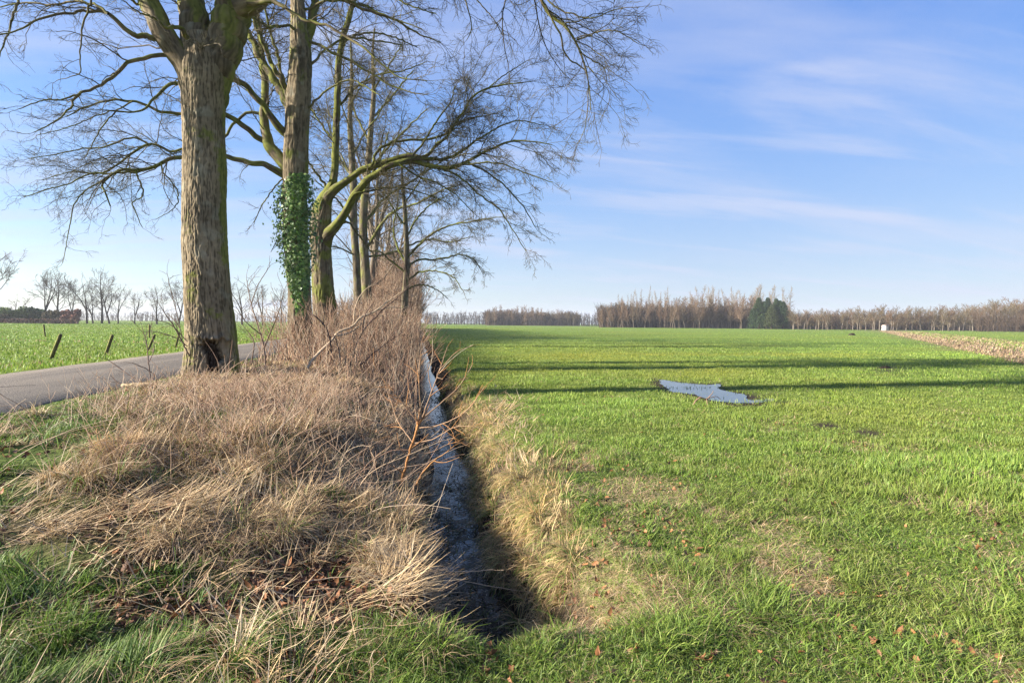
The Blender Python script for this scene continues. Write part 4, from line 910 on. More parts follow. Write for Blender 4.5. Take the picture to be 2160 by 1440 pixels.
def ground_at(px, d, z=None):
    """point on the ground at depth d below photograph column px"""
    p = unproj(px, 690, d); return np.array([p[0], p[1], float(gz(p[0], p[1])) - .05])

# more of the row, seen small behind the others
variants = [tuple(q.mesh(nm, M_twig, True) for q, nm in zip(bare_tree(s, 1.0, .022, .40, .22, 26, .55, .0009, 1.0, col=np.array([.13, .10, .07])), ('trunk', 'crown'))) for s in (201, 202, 203)]
row_labels = ['bare tree showing just past the close pair in the row', 'bare tree deep in the row, its crown tangled over the thicket', 'small-looking bare tree deep in the row above the brown thicket', 'bare tree near the far end of the row, half sunk in the thicket', 'last bare tree of the row before the thicket closes it off']
for k, Yd in enumerate((49, 57, 66, 77, 92)):
    xw = -3.5 + (rng.random() - .5); loc = (xw, Yd, float(gz(xw, Yd)) - .1)
    place_tree('oak_tree', variants[k % 3], loc, k * 1.7, ((15, 17, 14, 16, 15)[k], (17, 19, 16, 17, 16)[k]), row_labels[k], 'bare oaks in the row along the ditch')

# ------------------------------------------------------------------ hedge thicket and undergrowth stems along the row
def undergrowth():
    rg = np.random.default_rng(91); g = Geo()
    # (a) reddish stems and brambles between the near trees
    n = 3800; y = 9.5 + 34 * rg.random(n) ** 1.35; x = rg.uniform(-4.0, .05, n)
    kp = (rg.random(n) < np.where(y < 13, .6 * sst(-2.4, -1.0, x) * (y > 11), 1)) & ~((x < -2.6) & (y < 15)); x, y = x[kp], y[kp]; n = len(x)
    P0 = np.stack([x, y, gz(x, y) - .02], -1)
    H = rg.uniform(.5, 1.9, n) * (.75 + .35 * sst(12, 24, y)); d = np.stack([rg.normal(0, .28, n), rg.normal(0, .28, n), np.ones(n)], -1)
    S = grow(P0, d, H, 8, .10, np.array([0, 0, -.015]), rg); r0 = rg.uniform(.004, .010, n) * np.clip(y / 14, .8, 2.2)
    pal = np.array([[.34, .215, .135], [.27, .16, .10], [.42, .295, .195], [.19, .115, .08], [.40, .31, .22]])
    col = pal[rg.integers(0, 5, n)] * rg.uniform(.7, 1.15, n)[:, None]
    tubes(g, S, r0[:, None] * np.linspace(1, .45, 8)[None], 4, col)
    C, r = kids(S, r0[:, None] * np.linspace(1, .45, 8)[None], rg, .36, .2, .5, .25, .95, .62, np.array([0, 0, .01]), .10, 6, .7, .006, .0034)
    r = np.maximum(r, (.00035 * C[:, 0, 1])[:, None] * np.linspace(1, .5, 6)); tubes(g, C, r, 3, pal[rg.integers(0, 5, len(C))] * rg.uniform(.6, 1.1, (len(C), 1)))
    # (b) drooping pale dead stems over the near bank
    n = 8500; y = 4.2 + 9.5 * rg.random(n); x = rg.uniform(-4.1, .05, n); P0 = np.stack([x, y, gz(x, y) - .02], -1); px, py, _ = project(P0)
    kp = rg.random(n) < np.clip(gauss(px, py, STEMZ), 0, 1) * (.12 + sst(.44, .58, fbm(x * 1.6 + 70, y * 1.6, 3, 3))); x, y, P0 = x[kp], y[kp], P0[kp]; n = len(x)
    H = rg.uniform(.15, .62, n) * np.interp(y, [4, 7.5, 9.5, 13], [1.1, .95, .5, .5]); ca = fbm(x * .9, y * .9, 2, 5) * 14; d = np.stack([.45 * np.cos(ca) + rg.normal(0, .5, n), .45 * np.sin(ca) + rg.normal(0, .5, n), np.ones(n)], -1)
    S = grow(P0, d, H, 8, .10, np.array([0, 0, -.05]), rg); r0 = rg.uniform(.0022, .0042, n)
    col = np.array([[.40, .28, .19], [.30, .18, .115], [.50, .39, .28]])[rg.integers(0, 3, n)] * rg.uniform(.7, 1.1, n)[:, None]
    tubes(g, S, r0[:, None] * np.linspace(1, .5, 8)[None], 3, col)
    C, r = kids(S, r0[:, None] * np.linspace(1, .5, 8)[None], rg, .14, .35, .4, .08, .3, .7, np.array([0, 0, 0]), .14, 4, .7, .004, .0018)
    tubes(g, C, r, 3, np.array([.38, .25, .165]) * rg.uniform(.5, 1.2, (len(C), 1)))
    # long thin pale stems slanting across the bank
    n = 260; y = 4.4 + 8 * rg.random(n); x = rg.uniform(-3.8, .1, n); P0 = np.stack([x, y, gz(x, y)], -1)
    d = np.stack([rg.normal(.25, .6, n), rg.normal(0, .5, n), np.ones(n) * .9], -1)
    S = grow(P0, d, rg.uniform(.5, 1.15, n) * np.interp(y, [5, 9], [1, .7]), 10, .06, np.array([0, 0, -.07]), rg)
    tubes(g, S, (rg.uniform(.0022, .004, n) * np.clip(y / 7, .8, 1.6))[:, None] * np.linspace(1, .4, 10)[None], 4, np.array([[.52, .40, .28], [.44, .30, .20], [.30, .18, .12]])[rg.integers(0, 3, n)])
    tag(obj('undergrowth', g.mesh('undergrowth', M_twig, True)), 'reddish brown bare stems and brambles crowding the bank under the oaks', 'undergrowth', None, 'stuff')
    g = Geo()
    # (c) the tall brown thicket farther along
    n = 3000; y = 24 + 120 * rg.random(n) ** 1.6; x = rg.uniform(-4.0, -.3, n); P0 = np.stack([x, y, gz(x, y)], -1)
    H = (1.2 + 7.0 * sst(30, 62, y)) * rg.uniform(.45, 1.1, n) * np.where(x > -1.2, .75, 1); d = np.stack([rg.normal(0, .16, n), rg.normal(0, .16, n), np.ones(n)], -1)
    S = grow(P0, d, H, 9, .06, np.array([0, 0, .01]), rg); r0 = .010 + .00028 * y * rg.uniform(.7, 1.3, n)
    tubes(g, S, r0[:, None] * np.linspace(1, .4, 9)[None], 3, pal[rg.integers(0, 5, n)] * rg.uniform(.6, 1.0, (n, 1)))
    C, r = kids(S, r0[:, None] * np.linspace(1, .4, 9)[None], rg, .34, .12, .30, .3, 1.3, .75, np.array([0, 0, .03]), .14, 5, .7, .02, .006)
    r = np.maximum(r, (.00030 * C[:, 0, 1])[:, None] * np.linspace(1, .5, 5)); tubes(g, C, r, 3, pal[rg.integers(0, 5, len(C))] * rg.uniform(.55, 1.0, (len(C), 1)))
    tag(obj('thicket', g.mesh('thicket', M_twig, True)), 'tall brown leafless thicket closing the far end of the row', 'thicket', None, 'stuff')
undergrowth()

# ------------------------------------------------------------------ single shrubs, canes, branches
def woody(name, cat, label, d0, lines, col, twigs=None, group=None, sides=6, seed=1, rmin=.0016, col2=None):
    rg = np.random.default_rng(seed); ps, rs = [], []
    for l in lines:
        dd = l[1] if isinstance(l, tuple) else 0.0; pts = l[0] if isinstance(l, tuple) else l
        off = l[2] if isinstance(l, tuple) and len(l) > 2 else 0.0
        P, r = trace(pts, d0 + off, dd); q = resample(np.c_[P, r], 22); ps.append(q[:, :3] + rg.normal(0, 1, (22, 3)) * np.minimum(q[:, 3:] * .3, .006)); rs.append(np.maximum(q[:, 3], rmin))
    ps, rs = np.array(ps), np.array(rs); base = ps[0][0].copy(); base[2] = min(base[2], ps[0][:, 2].min())
    g = Geo(); cc = np.tile(np.asarray(col, float), (len(ps), 1))
    if col2 is not None: cc[1:] = col2
    tubes(g, ps, rs, sides, cc * rg.uniform(.85, 1.15, (len(ps), 1)))
    if twigs:
        C, r = kids(ps, rs, rg, twigs[0], .2, .4, twigs[1], twigs[2], .75, np.array([0, 0, .0]), .13, 6, .7, .006, rmin)
        tubes(g, C, r, 4, np.asarray(col) * rg.uniform(.7, 1.1, (len(C), 1)))
        if len(twigs) > 3:
            C2, r2 = kids(C, r, rg, twigs[0] * .7, .2, .5, twigs[1] * .6, twigs[2] * .5, .7, np.array([0, 0, .0]), .13, 4, .7, .004, rmin)
            tubes(g, C2, r2, 3, np.asarray(col) * rg.uniform(.7, 1.1, (len(C2), 1)))
    o = obj(name, g.mesh(name, M_twig, True, base), None, base)
    return tag(o, label, cat, group)
woody('sapling', 'sapling', 'young sapling with orange stems leaning over the ditch water', 5.6, [
    ([(842, 1035, 5), (852, 995, 4.8), (866, 950, 4.4), (880, 905, 4), (889, 884, 3.6)], .0),
    ([(889, 886, 2.6), (905, 840, 2.2), (922, 795, 1.9), (934, 760, 1.5), (944, 730, 1)], .1), ([(889, 886, 2.6), (886, 840, 2.2), (884, 790, 1.8), (890, 720, 1)], -.2),
    ([(889, 884, 2.4), (930, 850, 2), (968, 815, 1.6), (996, 770, 1.2)], .3), ([(884, 895, 2.2), (850, 850, 2), (820, 815, 1.6), (790, 770, 1)], -.2),
    ([(882, 903, 2.4), (930, 895, 2), (985, 865, 1.6), (1022, 815, 1)], -.2), ([(873, 935, 2.2), (915, 925, 1.9), (960, 900, 1.5), (1000, 900, 1)], -.3),
    ([(868, 950, 2), (905, 955, 1.7), (950, 935, 1.3), (985, 935, .9)], .2), ([(872, 935, 2), (840, 890, 1.7), (826, 850, 1.2), (815, 820, .9)], .3), ([(934, 800, 1.6), (922, 790, 1.6), (960, 745, 1.2), (998, 728, .9)], .1),
    ([(862, 962, 2), (830, 930, 1.7), (812, 900, 1.2), (800, 870, .9)], -.3)], (.36, .17, .06), (.10, .10, .42), seed=3, rmin=.0015, col2=(.30, .19, .115))
woody('sapling', 'sapling', 'short orange shoot at the foot of the leaning sapling', 5.5, [([(878, 1022, 3.6), (893, 995, 3.2), (915, 972, 2.6), (940, 955, 1.8), (958, 940, 1.1)], .1), ([(915, 972, 1.8), (935, 975, 1.4), (955, 970, 1)], -.1)], (.34, .17, .06), (.2, .08, .2), seed=5, rmin=.002)
woody('fallen_branch', 'branch', 'pale barkless branch propped slantwise in the undergrowth', 12.2, [
    ([(648, 775, 5), (668, 748, 4.8), (692, 726, 4.6), (716, 700, 4.2), (742, 690, 3.8), (760, 671, 3.4), (790, 657, 2.8), (815, 638, 2.2), (843, 618, 1.2)], 1.4),
    ([(712, 708, 4), (735, 702, 3.4), (755, 690, 2.6), (765, 680, 1.6)], .4, .5), ([(745, 686, 3.2), (752, 640, 2.4), (770, 612, 1.6), (790, 600, 1)], .4, .8), ([(790, 655, 2.4), (825, 648, 1.8), (850, 650, 1.1)], .4, 1.2)], (.40, .30, .20), (.35, .15, .5), seed=6, rmin=.004)
woody('bramble_cane', 'bramble', 'dark bramble cane arching down beside the propped branch', 12.0, [([(700, 745, 3), (694, 705, 2.8), (680, 680, 2.5), (655, 660, 2.2), (630, 640, 1.4)], .5), ([(718, 760, 2.6), (712, 725, 2.2), (700, 700, 1.6)], .5)], (.085, .05, .035), (.3, .12, .4), 'bramble canes', seed=7, rmin=.004)
woody('bramble_cane', 'bramble', 'long dark cane rising to the right from the bank below the slim trees', 12.4, [([(735, 790, 3.4), (745, 745, 3.2), (765, 700, 3), (800, 660, 2.6), (835, 630, 1.8), (868, 600, 1)], .6), ([(765, 700, 2.2), (770, 665, 1.8), (790, 635, 1.2)], .4), ([(760, 770, 2.4), (800, 735, 2), (850, 700, 1.2)], .4)], (.10, .06, .045), (.22, .15, .55, 1), 'bramble canes', seed=8, rmin=.004)
woody('bare_shrub', 'shrub', 'thin bare shrub between the wide oak and the ivy-covered oak', 12.6, [([(560, 770, 3.2), (556, 730, 3), (545, 690, 2.4), (530, 640, 1.8), (520, 590, 1)], .4), ([(556, 735, 2.6), (575, 690, 2.2), (590, 650, 1.6), (600, 610, 1)], -.3), ([(550, 705, 2.2), (520, 680, 1.8), (500, 650, 1.2)], -.3), ([(530, 640, 1.8), (545, 600, 1.4), (570, 560, .9)], .3), ([(530, 770, 2.4), (535, 720, 2), (515, 690, 1.2)], .1)], (.15, .10, .07), (.16, .15, .6, 1), 'bare shrubs', seed=9, rmin=.0035)
woody('bare_shrub', 'shrub', 'thin bare shrub at the road edge left of the wide oak', 9.4, [([(316, 838, 2.2), (318, 800, 2), (313, 765, 1.8), (310, 730, 1.5), (300, 690, .9)], .2), ([(325, 835, 2), (330, 800, 1.8), (312, 780, 1.4), (280, 765, 1)], -.2), ([(322, 825, 2), (300, 810, 1.8), (265, 785, 1.4), (235, 765, .9)], .3), ([(313, 765, 1.4), (325, 735, 1.2), (318, 690, .8)], .2), ([(300, 840, 1.8), (262, 815, 1.5), (240, 800, 1)], .1)], (.13, .085, .065), (.14, .08, .32, 1), 'bare shrubs', seed=10, rmin=.0026)
woody('bare_shrub', 'shrub', 'bare shrub with crossing twigs just left of the widest trunk', 11.0, [([(400, 752, 2.6), (385, 722, 2.4), (368, 690, 2), (345, 657, 1.4), (335, 640, .8)], -.3), ([(385, 722, 1.8), (378, 690, 1.6), (355, 662, 1)], .2), ([(395, 730, 1.8), (370, 712, 1.4), (330, 700, 1.1), (305, 700, .7)], -.2), ([(380, 690, 1.6), (360, 610, 1.2), (352, 575, .7)], .2), ([(395, 720, 1.6), (360, 685, 1.3), (320, 672, .9)], -.2)], (.12, .085, .06), (.15, .10, .5, 1), 'bare shrubs', seed=12, rmin=.003)
for lb, dp, ln, sd_ in (
    ('pale cane with a knobbly end lying across the bank foot', 3.75, [([(400, 1181, 2.6), (440, 1188, 2.5), (490, 1188, 2.4), (530, 1160, 2.4), (590, 1128, 2.2), (640, 1114, 2), (690, 1118, 1.8), (712, 1130, 1.2)], .3)], 21),
    ('long thin straw-coloured cane slanting from the bank foot up to the right', 4.3, [([(330, 1090, 2.2), (400, 1075, 2), (470, 1055, 1.8), (545, 1066, 1.6)], .2)], 22),
    ('straight pale cane lying over the dead leaves right of the bank foot', 3.3, [([(600, 1236, 2.6), (650, 1226, 2.4), (700, 1218, 2), (745, 1215, 1.4)], .1)], 23),
    ('pale curved cane near the bottom edge, below the lowest straw tuft', 3.0, [([(560, 1240, 2.6), (590, 1250, 2.4), (640, 1258, 2.2), (682, 1254, 1.4)], .1)], 24),
    ('thin twig bent like a hook in the short grass at the lower left corner', 2.9, [([(165, 1320, 2.6), (150, 1290, 2.4), (138, 1283, 2.2), (100, 1275, 1.6)], .1)], 25),
    ('long arching stem on the left verge, bowed over towards the oak', 5.9, [([(130, 1015, 2.2), (150, 985, 2.1), (180, 950, 2), (215, 920, 1.8), (250, 895, 1.5), (262, 870, 1)], .6)], 26),
    ('forked pale stem rising from the straw above the ditch bend', 4.7, [([(740, 1060, 2.6), (770, 1010, 2.4), (800, 985, 2), (860, 960, 1.6), (930, 930, 1.1)], .2), ([(770, 1010, 1.8), (790, 975, 1.5), (782, 950, 1)], .1), ([(760, 1028, 1.8), (800, 1030, 1.4), (835, 1028, 1)], .1)], 27),
    ('two stiff pale stems crossing low over the ditch end', 3.9, [([(900, 1195, 2.2), (960, 1205, 2), (1040, 1201, 1.4)], .2), ([(910, 1205, 2), (980, 1225, 1.8), (1090, 1245, 1.2)], .1)], 28)):
    woody('dry_cane', 'cane', lb, dp, ln, (.42, .30, .19), (.25, .03, .12), 'dry canes lying on the bank', seed=sd_, rmin=.0018)
woody('field_twig', 'twig', 'forked dry twig lying beside the puddle in the field', 11.0, [([(1455, 870, 2.6), (1463, 852, 2.5), (1476, 838, 2.3), (1490, 841, 2), (1500, 832, 1.4), (1505, 824, .9)], .2), ([(1490, 841, 1.8), (1492, 856, 1.6), (1484, 872, 1.2)], -.2), ([(1490, 841, 1.6), (1510, 836, 1.2), (1520, 842, .8)], .2)], (.22, .14, .09), None, seed=13, rmin=.004)
woody('reed_stem', 'stem', 'pair of pale upright stems on the right lip of the ditch', 10.6, [([(925, 790, 1.1), (945, 765, 1.0), (972, 742, .8), (997, 727, .6)], .2), ([(905, 780, 1.1), (912, 750, 1.0), (912, 715, .6)], .1)], (.50, .40, .28), None, seed=14, rmin=.004)

# ------------------------------------------------------------------ fence posts
def post(px, py, tx, ty, d, rpx, label):
    rpx = rpx * .66
    rg = np.random.default_rng(int(px)); b, t = unproj(px, py, d), unproj(tx, ty, d + .05)
    b = b - nrm(t - b) * .25
    K, S = 18, 14; k = np.linspace(0, 1, K)[:, None]; Pt = (b + (t - b) * k)[None]; Rr = np.full((1, K), rpx * d / F)
    T, U, V = frames(Pt); a = np.arange(S) / S * 2 * np.pi; rr = Rr[0][:, None] * (1 + .08 * rg.normal(0, 1, (1, S)) + .03 * rg.normal(0, 1, (K, S)))
    rr[0] *= .98; rr[-1] *= .88
    W = Pt[0][:, None] + rr[..., None] * (U[0][:, None] * np.cos(a)[None, :, None] + V[0][:, None] * np.sin(a)[None, :, None])
    W[-1] += nrm(t - b) * .015 * rg.normal(0, 1, (S, 1))
    ii = np.arange(K * S).reshape(K, S); jj = np.roll(ii, -1, 1); Fa = np.stack([ii[:-1], jj[:-1], jj[1:], ii[1:]], -1).reshape(-1, 4)
    Vt = np.concatenate([W.reshape(-1, 3), [t + nrm(t - b) * .012]]); Ft = np.stack([ii[-1], jj[-1], np.full(S, K * S)], -1)
    D = (U[0][:, None] * np.cos(a)[None, :, None] + V[0][:, None] * np.sin(a)[None, :, None])
    mo = sst(.2, .6, np.clip(D @ np.array([-.7, -.5, .4]), 0, 1) * .9 + rg.normal(0, .18, (K, S)) + .35 * (1 - k))[..., None]
    col = np.array([.075, .055, .038]) * (1 - mo) + np.array([.15, .15, .03]) * mo
    col = np.concatenate([col.reshape(-1, 3), [[.13, .10, .07]]])
    g = Geo(); g.add(Vt, [Fa, Ft], col)
    return tag(obj('fence_post', g.mesh('fence_post', M_wood, True, b), None, b), label, 'fence post', 'leaning posts of the pasture fence')
post(106, 760, 128, 705, 19.0, 5.4, 'mossy post leaning far right, nearest to the left edge beside the road')
post(222, 750, 237, 706, 21.5, 4.8, 'mossy leaning post standing in a tuft of dead grass, midway along the road')
post(311, 741, 326, 706, 24, 3.6, 'thin mossy leaning post with a pale mark, right behind the road-edge shrub')
post(370, 733, 378, 701, 27, 3.0, 'leaning post half hidden beside the wide oak trunk')
post(96, 716, 92, 684, 42, 2.3, 'dark thin post farther out in the pasture, leaning left')
post(315, 719, 315, 685, 41, 2.4, 'pale grey upright post farther out in the pasture')

# split pale wood at the verge
def split_wood():
    for k, (px, py, ln, a) in enumerate(((284, 832, .40, -.12), (300, 826, .34, .05))):
        c0 = unproj(px, py, 9.3); rg = np.random.default_rng(31 + k)
        c0[2] = float(gz(c0[0], c0[1])) + .05
        u = np.array([math.cos(a - .16), math.sin(a - .16), .03]); K, S = 9, 7
        t = np.linspace(-.5, .5, K); sec = np.array([(-1, -.3), (-.5, -.5), (.4, -.5), (1, -.2), (.7, .35), (.0, .55), (-.7, .3)]) * np.array([.06, .05])
        v = nrm(np.cross([0, 0, 1.], u)); wv = np.cross(u, v)
        W = c0 + (u * ln)[None, None] * t[:, None, None] + (sec[None, :, :1] * v + sec[None, :, 1:] * wv) * (1 + rg.normal(0, .08, (K, S, 1)))
        ii = np.arange(K * S).reshape(K, S); jj = np.roll(ii, -1, 1); Fa = np.stack([ii[:-1], jj[:-1], jj[1:], ii[1:]], -1).reshape(-1, 4)
        V = np.concatenate([W.reshape(-1, 3), [c0 - u * ln * .5, c0 + u * ln * .5]])
        Ft = np.concatenate([np.stack([jj[0], ii[0], np.full(S, K * S)], -1), np.stack([ii[-1], jj[-1], np.full(S, K * S + 1)], -1)])
        g = Geo(); g.add(V, [Fa, Ft], np.array([.40, .30, .17]))
        tag(obj('split_log', g.mesh('split_log', M_wood, False, c0), None, c0), ('pale split log, the longer front one, on the verge by the road', 'pale split log, the shorter rear one, on the verge by the road')[k], 'log', 'split logs on the verge')
split_wood()

# ------------------------------------------------------------------ far things
def clump_bush(name, px, d, wpx, hpx, col, label, seed, dens=1.0, group=None, zoff=0):
    """leafy far bush from many small leaf-sized faces"""
    rg = np.random.default_rng(seed); b = ground_at(px, d); W = wpx * d / F; H = hpx * d / F
    n = int(5200 * dens); nb = 16
    ctr = np.stack([rg.uniform(-.42, .42, nb) * W, rg.uniform(-.35, .35, nb) * W * .6, rg.uniform(.2, .72, nb) * H], -1); rr = rg.uniform(.16, .30, nb)
    I = rg.integers(0, nb, n); q = nrm(rg.normal(size=(n, 3))) * (rg.random(n) ** .4)[:, None]
    c = ctr[I] + q * np.stack([rr[I] * W * .8, rr[I] * W * .6, rr[I] * H], -1); c[:, 2] = np.clip(c[:, 2], .05, None)
    s = .035 * min(W, H) * rg.uniform(.6, 1.6, n); u = nrm(rg.normal(size=(n, 3))); v = nrm(np.cross(u, rg.normal(size=(n, 3))))
    V = c[:, None] + s[:, None, None] * np.stack([-u - v * .5, u - v * .5, u * .6 + v, -u * .6 + v], 1)
    g = Geo(); g.add(V.reshape(-1, 3), [np.arange(4 * n).reshape(n, 4)], np.repeat(np.asarray(col) * rg.uniform(.6, 1.4, (n, 1)), 4, 0))
    return tag(obj(name, g.mesh(name, M_far, False), None, b), label, 'bush', group)

far_oak = [tuple(q.mesh(nm, M_far, True) for q, nm in zip(bare_tree(s, 1.0, .026, .46, .26, 18, .75, .0022, 1.4, col=np.array([.075, .058, .044]), forks=f, colt=np.array([.05, .04, .032])), ('trunk', 'crown'))) for s, f in ((301, 2), (302, 2), (303, 3), (304, 1))]
left_trees = [(-4, 130, 'big bare tree cut by the left edge of the picture, low limbs over a hedge'), (32, 48, 'small bare tree just right of the biggest edge tree, above green bushes'), (95, 92, 'wide bare tree rising behind the dark green bushes'), (123, 90, 'bare tree with a kinked trunk right of the dark green bushes'), (148, 74, 'bare tree above the reddish bush'), (184, 84, 'bare tree with a straight dark trunk, first right of the reddish bush'), (196, 52, 'short slim bare tree tucked beside the straight-trunked one'), (215, 96, 'tallest bare tree of the far pasture row, broad double crown'), (231, 70, 'leaning bare tree tucked under the tallest one'), (249, 66, 'bare tree that leans right past the tallest one'), (284, 54, 'small round-crowned bare tree standing apart in the pasture row'), (331, 66, 'even round-crowned bare tree left of the wide oak'), (377, 78, 'bare tree hidden by the wide oak trunk'), (511, 80, 'hazy bare tree seen just right of the wide oak trunk'), (554, 72, 'slender hazy bare tree midway between the wide oak and the ivy oak'), (593, 66, 'hazy bare tree close left of the ivy oak')]
for k, (px, h, lb) in enumerate(left_trees):
    d = 165 + 8 * math.sin(k * 2.1); H = 1.08 * h * d / F
    wide = H * (.95, 1.15, .9, 1.05, .85)[k % 5]
    place_tree('bare_tree', far_oak[k % 4], ground_at(px, d), k * 2.3, (wide, H), lb, 'bare trees along the far pasture edge')
for (px, d, wp, hp, col, lb, sd_) in ((28, 150, 62, 38, (.13, .17, .055), 'dark green bushy shrub at the left edge under the big bare tree', 1), (78, 152, 40, 38, (.075, .11, .045), 'very dark green bush in front of the wide bare tree', 2), (112, 150, 34, 32, (.17, .14, .075), 'olive brown bush right of the dark green ones', 3), (146, 150, 34, 34, (.26, .13, .09), 'reddish brown bush under a bare tree', 4), (-10, 148, 60, 30, (.08, .075, .04), 'dull bush cut by the left edge of the picture', 5)):
    clump_bush('bush', px, d, wp, hp, col, lb, sd_, group='bushes along the far pasture edge')
def far_hedge():
    rg = np.random.default_rng(61); g = Geo(); n = 7000
    px = rg.uniform(-80, 165, n); d = 146 + rg.uniform(-.8, .8, n); p = unproj(px, 690, d); z = gz(p[:, 0], p[:, 1]); hgt = 1.15 * (.85 + .3 * fbm(px * .05, px * 0, 2, 2)) * rg.random(n) ** .7
    c = np.stack([p[:, 0], p[:, 1], z + hgt], -1); s = rg.uniform(.05, .16, n); u = nrm(rg.normal(size=(n, 3))); v = nrm(np.cross(u, rg.normal(size=(n, 3))))
    V = c[:, None] + s[:, None, None] * np.stack([-u - v, u - v, u + v, -u + v], 1)
    g.add(V.reshape(-1, 3), [np.arange(4 * n).reshape(n, 4)], np.repeat(np.array([.20, .125, .09]) * rg.uniform(.6, 1.4, (n, 1)), 4, 0))
    b = c.mean(0); b[2] = z.mean()
    tag(obj('clipped_hedge', g.mesh('clipped_hedge', M_far, False, b), None, b), 'low clipped brown hedge in front of the far pasture bushes', 'hedge')
far_hedge()
def far_band(name, spans, label, seed, col):
    """distant woodland that reads as one mass: many short crowded stems and twigs"""
    rg = np.random.default_rng(seed); g = Geo()
    for (x0, x1, d, hpx, n) in spans:
        px = rg.uniform(x0, x1, n); dd = d + rg.uniform(-12, 12, n); p = unproj(px, 690, dd); z = gz(p[:, 0], p[:, 1])
        H = hpx * d / F * rg.uniform(.55, 1.05, n) * (.8 + .35 * fbm(px * .04, px * 0 + seed, 2, 3))
        S = grow(np.stack([p[:, 0], p[:, 1], z - .1], -1), np.stack([rg.normal(0, .12, n), rg.normal(0, .12, n), np.ones(n)], -1), H, 6, .07, np.zeros(3), rg)
        r = (.00045 * dd)[:, None] * np.linspace(1, .5, 6)[None]; tubes(g, S, r, 3, np.asarray(col) * rg.uniform(.6, 1.3, (n, 1)))
        C, rc = kids(S, r, rg, H.mean() * .10, .2, .34, .5, 5, .75, np.array([0, 0, .04]), .15, 4, .7, 1, .0002 * d); tubes(g, C, rc, 3, np.asarray(col) * rg.uniform(.6, 1.3, (len(C), 1)))
    tag(obj(name, g.mesh(name, M_far, True)), label, 'woodland', None, 'stuff')
far_band('distant_woodland', [(-60, 620, 420, 20, 500), (895, 1060, 430, 26, 260), (1210, 1270, 380, 26, 90), (1640, 2240, 290, 36, 420)], 'far hazy woodland along the horizon', 71, (.10, .085, .08))
far_band('wood_undergrowth', [(1264, 1660, 254, 44, 3200), (1600, 1680, 234, 10, 60), (1664, 2240, 236, 28, 3200), (1024, 1222, 358, 27, 1500), (2060, 2240, 195, 38, 260)], 'brown undergrowth at the feet of the far woods', 72, (.085, .058, .040))

slender = [tuple(q.mesh(nm, M_far, True) for q, nm in zip(bare_tree(s, 1.0, .010, .19, .22, 46, 1.3, .0024, 1.15, col=np.array(cc), forks=1, colt=np.array([.16, .125, .09])), ('trunk', 'crown'))) for s, cc in ((401, (.165, .105, .065)), (402, (.135, .095, .058)), (403, (.19, .128, .082)))]
poplar = [tuple(q.mesh(nm, M_far, True) for q, nm in zip(bare_tree(s, 1.0, .008, .13, .45, 30, 1.9, .0016, .9, col=np.array([.21, .17, .125]), forks=1), ('trunk', 'crown'))) for s in (411, 412)]
scrub = [tuple(q.mesh(nm, M_far, True) for q, nm in zip(bare_tree(s, 1.0, .020, .42, .16, 26, .8, .0034, 1.15, col=np.array(cc), forks=2, colt=np.array([.16, .13, .10])), ('trunk', 'crown'))) for s, cc in ((421, (.115, .088, .050)), (422, (.135, .102, .055)), (423, (.150, .094, .060)))]
rw = np.random.default_rng(99)
def wood(n, x0, x1, d0, d1, hfun, meshes, wmul, label, group):
    for k in range(n):
        px = x0 + (x1 - x0) * (k + rw.random()) / n; d = d0 + (d1 - d0) * rw.random() ** 1.3; H = hfun(px) * d / F * rw.uniform(.78, 1.12)
        place_tree('bare_tree', meshes[k % len(meshes)], ground_at(px, d), rw.random() * 6.28, (H * wmul * rw.uniform(.85, 1.25), H), label, group)
mid_h = lambda px: np.interp(px, [1255, 1290, 1330, 1400, 1460, 1520, 1600, 1655], [34, 46, 54, 54, 60, 58, 62, 50])
wood(105, 1262, 1606, 232, 262, mid_h, slender, 1.25, 'slender brown bare tree in the dense wood left of the dark conifers', 'bare trees of the middle wood')
wood(16, 1590, 1665, 248, 275, lambda p: 52, slender, 1.3, 'slender brown bare tree standing behind the dark conifers', 'bare trees behind the conifers')
wood(20, 1296, 1420, 275, 300, lambda p: np.interp(p, [1296, 1340, 1420], [62, 76, 78]), poplar, .8, 'tall thin poplar showing above the left part of the middle wood', 'tall poplars above the middle wood')
wood(34, 1450, 1660, 275, 305, lambda p: np.interp(p, [1450, 1490, 1510, 1600, 1660], [72, 82, 70, 86, 78]), poplar, 1.2, 'tall pale poplar showing above the middle wood near the conifers', 'pale poplars behind the conifers')
wood(40, 1024, 1150, 340, 372, lambda p: np.interp(p, [1024, 1040, 1120, 1150], [30, 38, 36, 32]), slender, 1.25, 'slender pale bare tree in the small wood at the field end', 'bare trees of the far left wood')
wood(22, 1130, 1224, 345, 372, lambda p: np.interp(p, [1130, 1180, 1224], [30, 31, 24]), scrub, .9, 'rounded bare tree at the right end of the small wood', 'rounded bare trees of the far left wood')
wood(85, 1666, 2225, 198, 245, lambda p: np.interp(p, [1660, 1750, 1850, 1900, 2000, 2080, 2130, 2220], [37, 37, 44, 45, 44, 50, 57, 52]), scrub, 1.05, 'bushy bare oak in the low wood along the right horizon', 'bare oaks of the right-hand wood')
# leaning dead stub at the left end of the middle wood
woody('leaning_snag', 'tree', 'dark leaning tree stub at the left end of the middle wood', 228, [([(1291, 694, 1.6), (1287, 680, 1.5), (1284, 668, 1.2), (1279, 655, .8), (1276, 645, .5)], 1), ([(1286, 672, .8), (1289, 660, .6), (1288, 648, .4)], 1)], (.05, .04, .03), None, seed=15, rmin=.05)

